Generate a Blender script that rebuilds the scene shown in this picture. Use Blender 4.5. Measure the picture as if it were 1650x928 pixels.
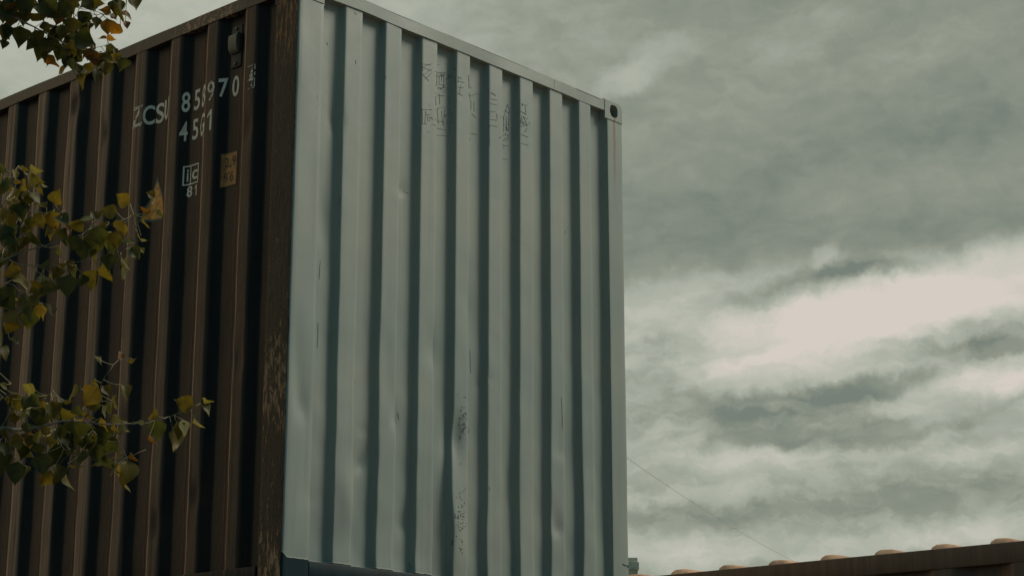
import bpy, bmesh, math, random
from mathutils import Vector, Matrix, noise as mnoise
R_ = math.radians
for o in list(bpy.data.objects): bpy.data.objects.remove(o, do_unlink=True)
S = bpy.context.scene
COL = S.collection
ZB = 2.70                        # height of the raised container's underside
# ---------------------------------------------------------------- camera
YAW, PIT, FPX = 0.836166, 0.262149, 3066.46
CAM = Vector((-5.53345, -6.35643, ZB - 0.90608))
cd = bpy.data.cameras.new('camera'); co = bpy.data.objects.new('camera', cd); COL.objects.link(co)
co.location = CAM; co.rotation_euler = (math.pi/2 + PIT, 0, -YAW)
cd.sensor_width = 36; cd.lens = 36*FPX/1650; cd.clip_start = .05; cd.clip_end = 3000
S.camera = co
FWD = Vector((math.sin(YAW)*math.cos(PIT), math.cos(YAW)*math.cos(PIT), math.sin(PIT)))
RGT = FWD.cross(Vector((0, 0, 1))).normalized(); UPV = RGT.cross(FWD)
def ray(x, y): return FWD + RGT*((x-825)/FPX) - UPV*((y-464)/FPX)
def at(x, y, d): return CAM + ray(x, y)*d            # a point d metres into the scene
# ---------------------------------------------------------------- exposure
S.view_settings.view_transform = 'Standard'; S.view_settings.look = 'None'
S.view_settings.exposure = 0.0; S.view_settings.gamma = 1
# ---------------------------------------------------------------- sun (soft, behind overcast)
SUNV = Vector((.775, -.50, .86)).normalized()
sd = bpy.data.lights.new('sun', 'SUN'); so = bpy.data.objects.new('sun', sd); COL.objects.link(so)
sd.energy = 2.7; sd.angle = R_(28); sd.color = (1, .90, .74)
so.rotation_euler = SUNV.to_track_quat('Z', 'Y').to_euler(); so.location = (0, 0, 30)
# ---------------------------------------------------------------- sky
W = bpy.data.worlds.new('World'); S.world = W; W.use_nodes = True
nt = W.node_tree; nt.nodes.clear()
class NB:
    """tiny node helper"""
    def __init__(s, nt): s.nt = nt
    def n(s, t, **k):
        a = s.nt.nodes.new(t)
        for q, v in k.items(): setattr(a, q, v)
        return a
    def put(s, sock, v):
        if v is None: return
        if hasattr(v, 'links') or isinstance(v, bpy.types.NodeSocket): s.nt.links.new(v, sock)
        else: sock.default_value = v
    def m(s, op, a, b=None, c=None, clamp=False):
        x = s.n('ShaderNodeMath', operation=op); x.use_clamp = clamp
        s.put(x.inputs[0], a); s.put(x.inputs[1], b)
        if c is not None: s.put(x.inputs[2], c)
        return x.outputs[0]
    def vm(s, op, a, b=None):
        x = s.n('ShaderNodeVectorMath', operation=op); s.put(x.inputs[0], a); s.put(x.inputs[1], b)
        return x.outputs['Value'] if op in ('DOT_PRODUCT', 'LENGTH') else x.outputs[0]
    def ss(s, v, a, b, c=0., d=1.):
        x = s.n('ShaderNodeMapRange', interpolation_type='SMOOTHSTEP')
        s.put(x.inputs[0], v)
        for i, q in enumerate((a, b, c, d)): x.inputs[i+1].default_value = q
        return x.outputs[0]
    def mix(s, f, a, b, mode='MIX'):
        x = s.n('ShaderNodeMix', data_type='RGBA', blend_type=mode)
        s.put(x.inputs[0], f)
        for i, v in ((6, a), (7, b)):
            if isinstance(v, tuple) and len(v) == 3: v = (*v, 1)
            s.put(x.inputs[i], v)
        return x.outputs[2]
    def noise(s, vec, scale, det=4, rough=.55, dist=0.):
        x = s.n('ShaderNodeTexNoise'); s.put(x.inputs['Vector'], vec)
        x.inputs['Scale'].default_value = scale; x.inputs['Detail'].default_value = det
        x.inputs['Roughness'].default_value = rough; x.inputs['Distortion'].default_value = dist
        return x
    def ramp(s, f, stops):
        x = s.n('ShaderNodeValToRGB'); e = x.color_ramp.elements
        for i, (p, c) in enumerate(stops):
            el = e[i] if i < 2 else e.new(p)
            el.position = p; el.color = (*c, 1)
        s.put(x.inputs[0], f); return x.outputs[0]
    def mapv(s, vec, scale=(1, 1, 1), loc=(0, 0, 0), rot=(0, 0, 0)):
        x = s.n('ShaderNodeMapping'); s.put(x.inputs[0], vec)
        x.inputs['Scale'].default_value = scale; x.inputs['Location'].default_value = loc; x.inputs['Rotation'].default_value = rot
        return x.outputs[0]
k = NB(nt)
dirv = k.n('ShaderNodeTexCoord').outputs['Generated']
sep = k.n('ShaderNodeSeparateXYZ'); nt.links.new(dirv, sep.inputs[0])
az = k.m('MULTIPLY', k.m('ARCTAN2', sep.outputs[0], sep.outputs[1]), 57.2958)
el = k.m('MULTIPLY', k.m('ARCSINE', sep.outputs[2]), 57.2958)
# cloud layer coordinates: azimuth / elevation in degrees, warped by fractal noise
wn = k.noise(dirv, 9, 6, .6)
wsep = k.n('ShaderNodeSeparateColor'); nt.links.new(wn.outputs['Color'], wsep.inputs[0])
wn2 = k.noise(dirv, 38, 5, .6)
wsep2 = k.n('ShaderNodeSeparateColor'); nt.links.new(wn2.outputs['Color'], wsep2.inputs[0])
def warp(base, ch, a1, a2):
    t = k.m('MULTIPLY_ADD', k.m('SUBTRACT', wsep.outputs[ch], .5), a1, base)
    return k.m('MULTIPLY_ADD', k.m('SUBTRACT', wsep2.outputs[ch], .5), a2, t)
wn3 = k.noise(dirv, 120, 4, .6); wsep3 = k.n('ShaderNodeSeparateColor'); nt.links.new(wn3.outputs['Color'], wsep3.inputs[0])
azw = k.m('MULTIPLY_ADD', k.m('SUBTRACT', wsep3.outputs[0], .5), .38, warp(az, 0, 1.2, 1.6)); elw = k.m('MULTIPLY_ADD', k.m('SUBTRACT', wsep3.outputs[1], .5), .26, warp(el, 1, .6, 1.0))
def azel(x, y):
    d = ray(x, y).normalized()
    return math.degrees(math.atan2(d.x, d.y)), math.degrees(math.asin(d.z))
DEG = 57.2958/FPX               # degrees per photo pixel near the middle
def blob(x, y, rx, ry, rot, amp, soft=1.0):
    """an elongated cloud patch: half-axes given in hundredths of the sky, rot in degrees (counter-clockwise)"""
    a0, e0 = azel(x, y); ce = math.cos(R_(e0))
    da = k.m('MULTIPLY', k.m('SUBTRACT', azw, a0), ce); de = k.m('SUBTRACT', elw, e0)
    c, s_ = math.cos(R_(rot)), math.sin(R_(rot))
    u = k.m('MULTIPLY', k.m('ADD', k.m('MULTIPLY', da, c), k.m('MULTIPLY', de, s_)), 1/(rx*DEG))
    v = k.m('MULTIPLY', k.m('SUBTRACT', k.m('MULTIPLY', de, c), k.m('MULTIPLY', da, s_)), 1/(ry*DEG))
    r = k.m('SQRT', k.m('ADD', k.m('MULTIPLY', u, u), k.m('MULTIPLY', v, v)))
    return k.ss(r, 1+soft*.6, max(0, 1-soft*.6), 0., amp)
# value scale: 0 = darkest cloud belly, 1 = brightest gap
BL = [
 (760, 40, 330, 110, -10, .17, 1.3), (150, 40, 420, 170, 0, .34, 1.3), (1060, 100, 80, 30, 22, .17, 1.0), (1000, 140, 60, 22, 30, .10, 1.0),
 (1280, 60, 95, 40, 15, .11, 1.1), (1390, 105, 150, 40, 20, .05, 1.1), (1560, 60, 90, 26, 25, .05, 1), (1110, 230, 150, 60, 15, .05, 1.2),
 (1090, 365, 170, 62, 5, -.08, 1.1), (1500, 215, 190, 42, 14, -.07, 1.1), (1430, 375, 260, 40, 6, -.07, 1.0), (1180, 290, 90, 30, 20, -.03, 1),
 (1640, 290, 120, 50, 20, .05, 1.1), (1340, 330, 120, 40, 12, .05, 1.1), (900, 60, 200, 60, 10, -.05, 1.2),
 (1330, 690, 640, 258, 3, .23, .40),                                   # everything under the dark bank is thinner
 (1110, 480, 170, 50, 4, .18, 1.0), (1060, 540, 90, 60, 0, .05, 1.1),
 (1230, 550, 130, 60, 14, .16, 1.0), (1400, 500, 160, 60, 10, .14, 1.0), (1510, 460, 260, 50, 10, .22, 1.0), (1340, 530, 190, 60, 12, .27, 1.0), (1620, 440, 160, 46, 12, .32, .8), (1640, 500, 80, 22, 4, .12, 1.0), (1200, 590, 90, 22, 16, .22, 1.0), (1500, 540, 190, 50, 6, .20, 1.1), (1650, 605, 130, 26, 4, .34, 1.0), (1560, 620, 120, 20, 0, .16, 1.0),
 (1290, 463, 115, 20, 13, -.30, .9), (1400, 437, 80, 12, 6, -.20, .9), (1330, 410, 26, 16, 0, .22, 1.0), (1070, 557, 60, 16, 4, -.12, 1.0), (1230, 560, 50, 8, 10, -.12, .9), (1400, 560, 60, 14, -4, -.12, 1.1), (1190, 610, 60, 9, 12, -.12, .9),
 (1600, 532, 100, 20, 8, -.30, .9), (1575, 562, 110, 14, 2, -.28, .9), (1465, 552, 36, 7, 0, -.18, .9),
 (1400, 625, 120, 18, 11, -.26, .8), (1280, 650, 160, 18, 4, -.15, .9), (1270, 685, 160, 34, -1, -.24, .8), (1330, 712, 80, 18, 2, -.12, .9), (1090, 655, 130, 40, 0, -.12, 1.1), (1080, 600, 90, 24, 6, -.05, 1.1),
 (1285, 655, 70, 7, -1, .20, .9), (1530, 690, 75, 10, 13, -.14, .9), (1560, 660, 160, 22, 2, -.04, 1.1), (1450, 655, 50, 16, 4, .14, 1.0),
 (1230, 738, 110, 18, 0, .22, 1.0), (1560, 730, 120, 14, 4, .10, 1.0), (1160, 765, 60, 12, 0, .08, 1.0),
 (1400, 808, 330, 34, 3, -.20, .9), (1110, 830, 130, 26, 0, -.15, .9), (1090, 775, 90, 18, 2, -.06, 1), (1600, 790, 130, 20, 6, -.06, 1),
 (1250, 888, 420, 18, 2, .14, 1.0), (1060, 880, 120, 20, -2, .12, 1.0), (1560, 858, 130, 14, 8, .10, 1.0), (1050, 700, 60, 10, 10, .08, 1.0),
]
val = None
for b in BL:
    o_ = blob(*b); val = o_ if val is None else k.m('ADD', val, o_)
# generic overcast structure everywhere
cv = k.mapv(dirv, (1, 1, 2.6))
g1 = k.noise(cv, 3.2, 5, .55); g2 = k.noise(cv, 11, 5, .55)
fb = k.m('MULTIPLY_ADD', k.m('SUBTRACT', g1.outputs[0], .5), .50, k.m('MULTIPLY', k.m('SUBTRACT', g2.outputs[0], .5), .26))
cmb = k.n('ShaderNodeCombineXYZ'); nt.links.new(azw, cmb.inputs[0]); nt.links.new(elw, cmb.inputs[1])
sv = k.mapv(cmb.outputs[0], (.42, .85, 1), rot=(0, 0, R_(-14)))
g3 = k.noise(sv, 1.0, 6, .55, 0); g4 = k.noise(sv, 2.6, 5, .52, 0)
fb = k.m('ADD', k.m('MULTIPLY', fb, .55), k.m('ADD', k.m('MULTIPLY', k.m('SUBTRACT', g3.outputs[0], .5), .30), k.m('MULTIPLY', k.m('SUBTRACT', g4.outputs[0], .5), .24)))
zone = blob(1330, 700, 640, 262, 3, 1., .25)      # thin, broken cloud under the dark bank
puff = k.noise(k.mapv(cmb.outputs[0], (.55, 1.25, 1), rot=(0, 0, R_(-12))), 1.0, 7, .62)
puff = k.m('SUBTRACT', k.ss(puff.outputs[0], .42, .60), .5)
val = k.m('ADD', val, k.m('MULTIPLY', k.m('MULTIPLY', puff, zone), .14))
val = k.m('ADD', k.m('ADD', val, fb), k.m('MULTIPLY_ADD', zone, .04, .175))
ccol = k.ramp(val, [(0.0, (.186, .216, .178)), (1.0, (.69, .63, .56)), (.22, (.276, .304, .240)), (.45, (.40, .43, .355)), (.72, (.545, .54, .465))])
# out-of-view sky shaped to light the walls: warm glow added left, dimmed behind viewer
dp = lambda v: k.vm('DOT_PRODUCT', dirv, tuple(Vector(v).normalized()))
back = k.ss(dp((-.86, -.45, .10)), .05, .72, 0, 1)
fr = k.ss(dp((.1, -.9, .35)), .1, .8, 0, 1)
lf = k.ss(dp((-.52, .80, .25)), .60, .97, 0, 1.5)
gain = k.m('MULTIPLY', k.m('ADD', k.m('SUBTRACT', 1., k.m('MULTIPLY', fr, .08)), lf), k.m('SUBTRACT', 1., k.m('MULTIPLY', back, .54)))
up = k.m('MAXIMUM', k.ss(sep.outputs[2], .45, .85), fr)
ccol = k.mix(up, ccol, k.mix(1.0, ccol, (.76, 1.0, 1.18), 'MULTIPLY'))
ccol = k.mix(back, ccol, k.mix(1.0, ccol, (.34, 1.02, 1.5), 'MULTIPLY'))
warm = k.mix(k.m('MULTIPLY', lf, .85, clamp=True), ccol, k.mix(1.0, ccol, (1.42, .87, .60), 'MULTIPLY'))
bg1 = k.n('ShaderNodeBackground'); nt.links.new(warm, bg1.inputs[0]); nt.links.new(gain, bg1.inputs[1])
sky = k.n('ShaderNodeTexSky', sky_type='NISHITA'); sky.sun_disc = False
sky.sun_elevation = math.asin(SUNV.z); sky.sun_rotation = math.atan2(SUNV.x, SUNV.y)
sky.air_density = 1; sky.dust_density = 3
bg2 = k.n('ShaderNodeBackground'); nt.links.new(sky.outputs[0], bg2.inputs[0]); bg2.inputs[1].default_value = .06
mx = k.n('ShaderNodeMixShader'); mx.inputs[0].default_value = .95
nt.links.new(bg2.outputs[0], mx.inputs[1]); nt.links.new(bg1.outputs[0], mx.inputs[2])
wo = k.n('ShaderNodeOutputWorld'); nt.links.new(mx.outputs[0], wo.inputs[0])

# ================================================================ helpers
def tag(o, label=None, cat=None, group=None, kind=None):
    for q, v in (('label', label), ('category', cat), ('group', group), ('kind', kind)):
        if v: o[q] = v
    return o
def empty(name, loc=(0, 0, 0), **t):
    o = bpy.data.objects.new(name, None); COL.objects.link(o); o.location = loc; o.empty_display_size = .2
    return tag(o, **t)
def obj(name, bm, mats, parent=None, smooth=True, ang=35):
    me = bpy.data.meshes.new(name); bm.normal_update(); bm.to_mesh(me); bm.free()
    for m in (mats if isinstance(mats, (list, tuple)) else [mats]): me.materials.append(m)
    if smooth:
        me.polygons.foreach_set('use_smooth', [True]*len(me.polygons))
        me.set_sharp_from_angle(angle=R_(ang))
    o = bpy.data.objects.new(name, me); COL.objects.link(o)
    if parent: o.parent = parent
    return o
def box(bm, x0, x1, y0, y1, z0, z1, bev=0., mi=0, seg=2):
    vs = [bm.verts.new(p) for p in ((x0,y0,z0),(x1,y0,z0),(x1,y1,z0),(x0,y1,z0),(x0,y0,z1),(x1,y0,z1),(x1,y1,z1),(x0,y1,z1))]
    fs = [bm.faces.new([vs[i] for i in f]) for f in ((3,2,1,0),(4,5,6,7),(0,1,5,4),(1,2,6,5),(2,3,7,6),(3,0,4,7))]
    for f in fs: f.material_index = mi
    if bev:
        es = {e for f in fs for e in f.edges}
        bmesh.ops.bevel(bm, geom=list(es), offset=bev, segments=seg, profile=.5, affect='EDGES', clamp_overlap=True)
def tube(bm, pts, rad, n=6, mi=0):
    """a tapering tube; rad is a number or one radius per point"""
    if not hasattr(rad, '__len__'): rad = [rad]*len(pts)
    pts = [Vector(p) for p in pts]; rings = []
    up = Vector((.13, .21, 1)).normalized()
    for i, p in enumerate(pts):
        t = (pts[min(i+1, len(pts)-1)] - pts[max(i-1, 0)]).normalized()
        a = t.cross(up)
        if a.length < .1: a = t.cross(Vector((1, 0, 0)))
        a.normalize(); b = t.cross(a)
        rings.append([bm.verts.new(p + (a*math.cos(q*2*math.pi/n) + b*math.sin(q*2*math.pi/n))*rad[i]) for q in range(n)])
    for r0, r1 in zip(rings, rings[1:]):
        for q in range(n):
            f = bm.faces.new((r0[q], r0[(q+1) % n], r1[(q+1) % n], r1[q])); f.material_index = mi
    bm.faces.new(rings[-1]).material_index = mi; bm.faces.new(rings[0][::-1]).material_index = mi
def smoothpts(pts, n=4):
    """Catmull-Rom through points"""
    P = [Vector(p) for p in pts]; P = [P[0]*2-P[1]] + P + [P[-1]*2-P[-2]]; out = []
    for i in range(1, len(P)-2):
        a, b, c, d = P[i-1:i+3]
        for j in range(n):
            t = j/n
            out.append(.5*((2*b) + (c-a)*t + (2*a-5*b+4*c-d)*t*t + (3*b-a-3*c+d)*t**3))
    out.append(P[-2]); return out

# ================================================================ materials
def newmat(name):
    m = bpy.data.materials.new(name); m.use_nodes = True; m.node_tree.nodes.clear()
    k = NB(m.node_tree); p = k.n('ShaderNodeBsdfPrincipled'); o = k.n('ShaderNodeOutputMaterial')
    m.node_tree.links.new(p.outputs[0], o.inputs[0])
    return m, k, p
def bump(k, p, h, strength, dist=.01):
    b = k.n('ShaderNodeBump'); k.put(b.inputs['Height'], h); b.inputs['Strength'].default_value = strength; b.inputs['Distance'].default_value = dist
    k.put(p.inputs['Normal'], b.outputs[0]); return b
def OC(k): return k.n('ShaderNodeTexCoord').outputs['Object']
def plain(name, col, rough=.6, metal=0., spec=.5, var=.25, scale=6, bmp=.1, bscale=60):
    m, k, p = newmat(name); v = OC(k)
    n = k.noise(v, scale, 5); c2 = tuple(c*(1-var) for c in col); c1 = tuple(min(1, c*(1+var)) for c in col)
    k.put(p.inputs['Base Color'], k.mix(k.ss(n.outputs[0], .3, .7), c2, c1))
    p.inputs['Roughness'].default_value = rough; p.inputs['Metallic'].default_value = metal; p.inputs['Specular IOR Level'].default_value = spec
    bump(k, p, k.noise(v, bscale, 4).outputs[0], bmp, .003)
    return m
TEAL = (.009, .027, .032)
def grey_paint(name, ragged=False, streak=False, edge=False):
    """the brushed-over pale grey-green paint of the container's front"""
    m, k, p = newmat(name); v = OC(k)
    s = k.n('ShaderNodeSeparateXYZ'); k.put(s.inputs[0], v)
    big = k.noise(v, 1.3, 4).outputs[0]; st = k.noise(k.mapv(v, (26, 26, .9)), 1, 4, .6).outputs[0]
    fine = k.noise(v, 90, 5, .6).outputs[0]
    c = k.mix(k.ss(big, .3, .7), (.222, .272, .252), (.268, .306, .268))
    c = k.mix(k.m('MULTIPLY', k.ss(st, .48, .75), .35), c, (.185, .214, .205))
    c = k.mix(k.m('MULTIPLY', k.ss(fine, .55, .8), .18), c, (.18, .20, .18))
    # grime drifting up from the sill
    low = k.m('MULTIPLY', k.ss(s.outputs[2], 1.1, .1), k.ss(k.noise(k.mapv(v, (9, 9, 1.6)), 1, 4).outputs[0], .42, .68))
    c = k.mix(k.m('MULTIPLY', low, .30), c, (.20, .215, .215))
    # little vertical chips
    ch = k.noise(k.mapv(v, (120, 120, 22), (3, 1, 2)), 1, 2, .5).outputs[0]
    gate = k.ss(k.noise(v, 5.5, 2).outputs[0], .56, .64)
    chip = k.m('MULTIPLY', k.ss(ch, .735, .76), gate)
    c = k.mix(chip, c, (.035, .04, .04))
    rough = .40
    if streak:
        w = k.m('MULTIPLY_ADD', k.m('SUBTRACT', k.noise(k.mapv(v, (1, 1, 9)), 1, 3).outputs[0], .5), .016, s.outputs[0])
        d = k.m('ABSOLUTE', k.m('SUBTRACT', w, 2.364))
        zz = k.m('MULTIPLY', k.ss(s.outputs[2], 2.20, 2.775), k.ss(s.outputs[2], 2.815, 2.80))
        f = k.m('MULTIPLY', k.ss(d, .015, .003), zz)
        c = k.mix(k.m('MULTIPLY', f, .85), c, (.20, .085, .025))
    if ragged:
        e = k.m('MULTIPLY_ADD', k.m('SUBTRACT', k.noise(v, 26, 5, .7).outputs[0], .5), .010, s.outputs[2])
        if edge:   # the sprayed corner at the foot of the left post is rounded
            q = k.m('MULTIPLY', k.ss(s.outputs[0], .035, .0), .022)
            e = k.m('SUBTRACT', e, q)
        f = k.ss(e, .1215, .1205)
        c = k.mix(k.m('MULTIPLY', k.m('MULTIPLY', k.ss(e, .128, .122), k.ss(e, .120, .122)), .6), c, (.55, .55, .48))
        c = k.mix(f, c, TEAL)
        k.put(p.inputs['Specular IOR Level'], k.m('MULTIPLY_ADD', f, -.35, .5))
    if edge:
        e = k.m('MULTIPLY_ADD', k.m('SUBTRACT', k.noise(v, 18, 5, .6).outputs[0], .5), .009, s.outputs[1])
        c = k.mix(k.m('MULTIPLY', k.ss(e, .0075, .0090), k.ss(s.outputs[0], .02, .015)), c, (.018, .016, .014))
    k.put(p.inputs['Base Color'], c); p.inputs['Roughness'].default_value = rough
    h = k.m('ADD', k.m('MULTIPLY', fine, .25), k.m('ADD', k.m('MULTIPLY', k.noise(v, 7, 3).outputs[0], 1.6), k.m('MULTIPLY', chip, -1.5)))
    bump(k, p, h, .16, .004)
    return m
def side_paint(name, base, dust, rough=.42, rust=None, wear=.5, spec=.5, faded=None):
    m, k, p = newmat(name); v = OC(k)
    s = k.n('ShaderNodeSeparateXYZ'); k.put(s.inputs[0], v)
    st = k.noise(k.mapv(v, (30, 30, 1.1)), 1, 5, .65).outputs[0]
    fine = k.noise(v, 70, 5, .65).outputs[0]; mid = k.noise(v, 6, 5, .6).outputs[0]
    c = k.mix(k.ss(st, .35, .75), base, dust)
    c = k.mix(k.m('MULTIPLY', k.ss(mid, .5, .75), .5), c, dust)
    sc = k.noise(k.mapv(v, (55, 55, 9)), 1, 4, .7).outputs[0]
    chip = k.m('MULTIPLY', k.ss(sc, .70, .74), k.ss(k.noise(v, 3.3, 3).outputs[0], .52, .66))
    c = k.mix(k.m('MULTIPLY', chip, wear), c, (.17, .13, .11))
    if faded:      # outermost rib faces: sun-bleached and rubbed, with their lit look painted in
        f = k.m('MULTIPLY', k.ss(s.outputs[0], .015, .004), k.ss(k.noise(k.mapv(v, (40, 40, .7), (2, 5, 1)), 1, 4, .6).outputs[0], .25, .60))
        far = k.ss(s.outputs[1], .3, 2.3, .16, 1.0)  # weaker light near the post painted in as a duller rib colour
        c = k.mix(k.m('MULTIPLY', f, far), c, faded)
        # bright highlight along one bend of every rib, painted in as a pale line
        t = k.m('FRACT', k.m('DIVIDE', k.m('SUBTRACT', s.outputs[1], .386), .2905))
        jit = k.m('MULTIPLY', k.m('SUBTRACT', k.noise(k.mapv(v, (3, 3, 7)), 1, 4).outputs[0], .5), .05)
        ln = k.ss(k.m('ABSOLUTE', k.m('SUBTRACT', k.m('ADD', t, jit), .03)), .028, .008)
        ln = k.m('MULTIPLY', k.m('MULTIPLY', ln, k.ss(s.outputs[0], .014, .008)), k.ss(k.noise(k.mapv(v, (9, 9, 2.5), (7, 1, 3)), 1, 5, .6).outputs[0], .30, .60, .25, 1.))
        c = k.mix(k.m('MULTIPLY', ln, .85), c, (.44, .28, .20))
        gr = k.noise(k.mapv(v, (150, 150, 2.2)), 1, 3, .6).outputs[0]
        c = k.mix(k.m('MULTIPLY', k.ss(gr, .45, .75), .45), c, (.020, .016, .016))
    if rust:
        zz, yy = rust
        f = k.m('MULTIPLY', k.ss(s.outputs[1], yy[0], yy[1]), k.ss(s.outputs[1], yy[3], yy[2]))
        f = k.m('MULTIPLY', f, k.ss(k.noise(v, 34, 5, .7).outputs[0], .50, .60))
        c = k.mix(f, c, k.mix(k.noise(v, 120, 2).outputs[0], (.34, .13, .04), (.42, .30, .22)))
    k.put(p.inputs['Base Color'], c)
    p.inputs['Specular IOR Level'].default_value = spec
    k.put(p.inputs['Roughness'], k.m('MULTIPLY_ADD', fine, .25, rough-.1))
    h = k.m('ADD', k.m('MULTIPLY', fine, .6), k.m('ADD', k.m('MULTIPLY', mid, 2.4), k.m('MULTIPLY', chip, .8)))
    bump(k, p, h, .4, .004)
    return m
def rusty_post():
    m, k, p = newmat('rusted dark paint'); v = OC(k)
    s = k.n('ShaderNodeSeparateXYZ'); k.put(s.inputs[0], v)
    n1 = k.noise(k.mapv(v, (44, 44, 13)), 1, 8, .70, .4).outputs[0]; n2 = k.noise(k.mapv(v, (60, 60, 12)), 1, 6, .7).outputs[0]
    c = k.mix(k.ss(n2, .35, .7), (.010, .009, .007), (.036, .026, .015))
    band = k.m('MAXIMUM', k.m('MULTIPLY', k.ss(s.outputs[2], .55, .85), k.ss(s.outputs[2], 1.25, 1.0)), k.ss(s.outputs[2], .45, .05))
    thr = k.m('SUBTRACT', .60, k.m('MULTIPLY', band, .13))
    f = k.m('SMOOTH_MAX', 0., k.m('MULTIPLY', k.m('SUBTRACT', n1, thr), 22), .1)
    f = k.m('MINIMUM', f, 1.)
    c = k.mix(k.m('MULTIPLY', f, .8), c, k.mix(k.ss(n2, .4, .6), (.20, .12, .065), (.44, .28, .17)))
    top = k.m('MULTIPLY', k.ss(s.outputs[2], 2.35, 2.65), k.ss(n2, .48, .62))
    c = k.mix(k.m('MULTIPLY', top, .8), c, (.42, .18, .05))
    lite = k.m('MULTIPLY', k.ss(k.noise(v, 130, 3).outputs[0], .70, .74), k.ss(n1, .5, .6))
    c = k.mix(lite, c, (.42, .36, .28))
    k.put(p.inputs['Base Color'], c); p.inputs['Roughness'].default_value = .62
    bump(k, p, k.m('ADD', k.m('MULTIPLY', n2, 1.2), k.m('ADD', k.m('MULTIPLY', f, .5), k.noise(v, 110, 4).outputs[0])), .9, .006)
    return m
M_GREY = grey_paint('grey-green paint'); M_GREYR = grey_paint('grey-green paint with ragged foot', ragged=True)
M_GREYP = grey_paint('grey-green paint on the left post', ragged=True, edge=True)
M_GREYS = grey_paint('grey-green paint with rust run', streak=True, ragged=True)
M_TEAL = plain('old blue-green paint', TEAL, .55, spec=.22, var=.3, scale=9, bmp=.25)
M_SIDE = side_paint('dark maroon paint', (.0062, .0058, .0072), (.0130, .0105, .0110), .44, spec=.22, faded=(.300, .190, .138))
M_RAIL = side_paint('dark rail paint', (.050, .040, .034), (.085, .066, .052), .5, rust=(0, (.40, .52, .86, 1.0)))
M_POST = rusty_post()
M_DARK = plain('black recess', (.012, .014, .015), .8)
M_ROOF = plain('brown roof paint', (.12, .08, .06), .6)
M_RUSTO = plain('sunlit-toned orange-brown paint', (.52, .30, .18), .7, var=.45, scale=14, bmp=.3)  # lighter than the rail: sunlit rib ends put into the colour
M_BRAIL = side_paint('brown rail paint', (.085, .045, .028), (.150, .080, .048), .5, wear=.3)
M_BSIDE = side_paint('brown container paint', (.075, .042, .028), (.13, .075, .052), .5, wear=.3)
M_FLOOR = plain('plywood', (.2, .13, .07), .8)

# ================================================================ container geometry (all in the container's own frame)
D_SIDE, D_END = .036, .036
def seglist_side(L, y0=.320, pitch=.2905, out=.073, sl=.067, a=.172, b=.172):
    """breakpoints (position, depth) along the corrugated long wall"""
    P = [(a, D_SIDE)]; y = y0
    while y + out + sl < L - b - .05:
        if y - sl > a: P += [(y-sl, D_SIDE)]
        P += [(y, 0.), (y+out, 0.), (y+out+sl, D_SIDE)]; y += pitch
    P.append((L-b, D_SIDE)); return P
END = [(.1555, .0), (.158, .0), (.172, D_END)]
for s0, s1 in ((.301, .418), (.573, .687), (.829, .943), (1.083, 1.186), (1.328, 1.434), (1.569, 1.678), (1.811, 1.921), (2.058, 2.162)):
    END += [(s0-.014, D_END), (s0, 0.), (s1, 0.), (s1+.014, D_END)]
END += [(2.288, D_END), (2.302, .0), (2.307, .0)]
def depth_of(P, t):
    if t <= P[0][0]: return P[0][1]
    for (a, da), (b, db) in zip(P, P[1:]):
        if t <= b: return da + (db-da)*(t-a)/max(b-a, 1e-9)
    return P[-1][1]
def columns(P, r, minstep=.05):
    """positions of mesh columns; every bend gets a small rounding"""
    ts = {P[0][0], P[-1][0]}
    for (a, _), (b, _) in zip(P, P[1:]):
        rr = min(r, (b-a)*.3)
        ts |= {a+rr, b-rr, a+rr*.4, b-rr*.4}
        n = int((b-a)/minstep)
        for j in range(1, n+1): ts.add(a + (b-a)*j/(n+1))
    return sorted(ts)
def roundeddepth(P, t, r):
    return sum(depth_of(P, t+o)*w for o, w in ((-r, .2), (-r*.5, .2), (0, .2), (r*.5, .2), (r, .2)))
rnd = random.Random(5)
def ngauss(x, z, x0, z0, sx, sz, rot=0):
    dx, dz = x-x0, z-z0; c, s = math.cos(rot), math.sin(rot)
    u, v = (dx*c+dz*s)/sx, (-dx*s+dz*c)/sz
    q = u*u+v*v
    return math.exp(-q) if q < 20 else 0.
def crease(x, z, x0, z0, sx, sz, rot=0):
    """a dent with one sharp side"""
    dx, dz = x-x0, z-z0; c, s = math.cos(rot), math.sin(rot)
    u, v = (dx*c+dz*s)/sx, (-dx*s+dz*c)/sz
    return math.exp(-u*u)*math.exp(-abs(v)*1.2) if v > 0 else math.exp(-u*u)*math.exp(-v*v*9)
DENTS = []          # (kind, x, z, sx, sz, rot, amount) on the grey end wall
def hit_plane_y(px, py, Y=0.):
    d = ray(px, py); t = (Y-CAM.y)/d.y; q = CAM + d*t; return q.x, q.z-ZB
for kind, px, py, sx, sz, rot, am in (
    ('c', 592, 742, .035, .15, -.5, .008), ('c', 600, 690, .06, .03, .2, .003),
    ('c', 486, 650, .035, .20, .15, .011), ('g', 560, 800, .05, .12, 0, -.008), ('c', 640, 672, .035, .14, .2, .005),
    ('g', 735, 705, .04, .12, 0, .012), ('g', 735, 850, .05, .16, 0, -.010), ('c', 905, 725, .06, .13, 0, .004), ('c', 655, 305, .05, .05, .2, .003),
    ('g', 700, 560, .05, .1, 0, .006), ('c', 785, 615, .05, .05, .5, .003), ('g', 530, 350, .05, .15, 0, .005), ('c', 548, 190, .03, .20, .1, .006),
    ('g', 760, 500, .06, .2, 0, .005), ('c', 900, 850, .04, .12, .3, .007), ('g', 830, 780, .05, .15, 0, .005), ('c', 660, 840, .04, .14, -.3, .006), ('c', 500, 800, .05, .1, 0, .004)):
    x, z = hit_plane_y(px, py); DENTS.append((kind, x, z, sx, sz, rot, am))
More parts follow.
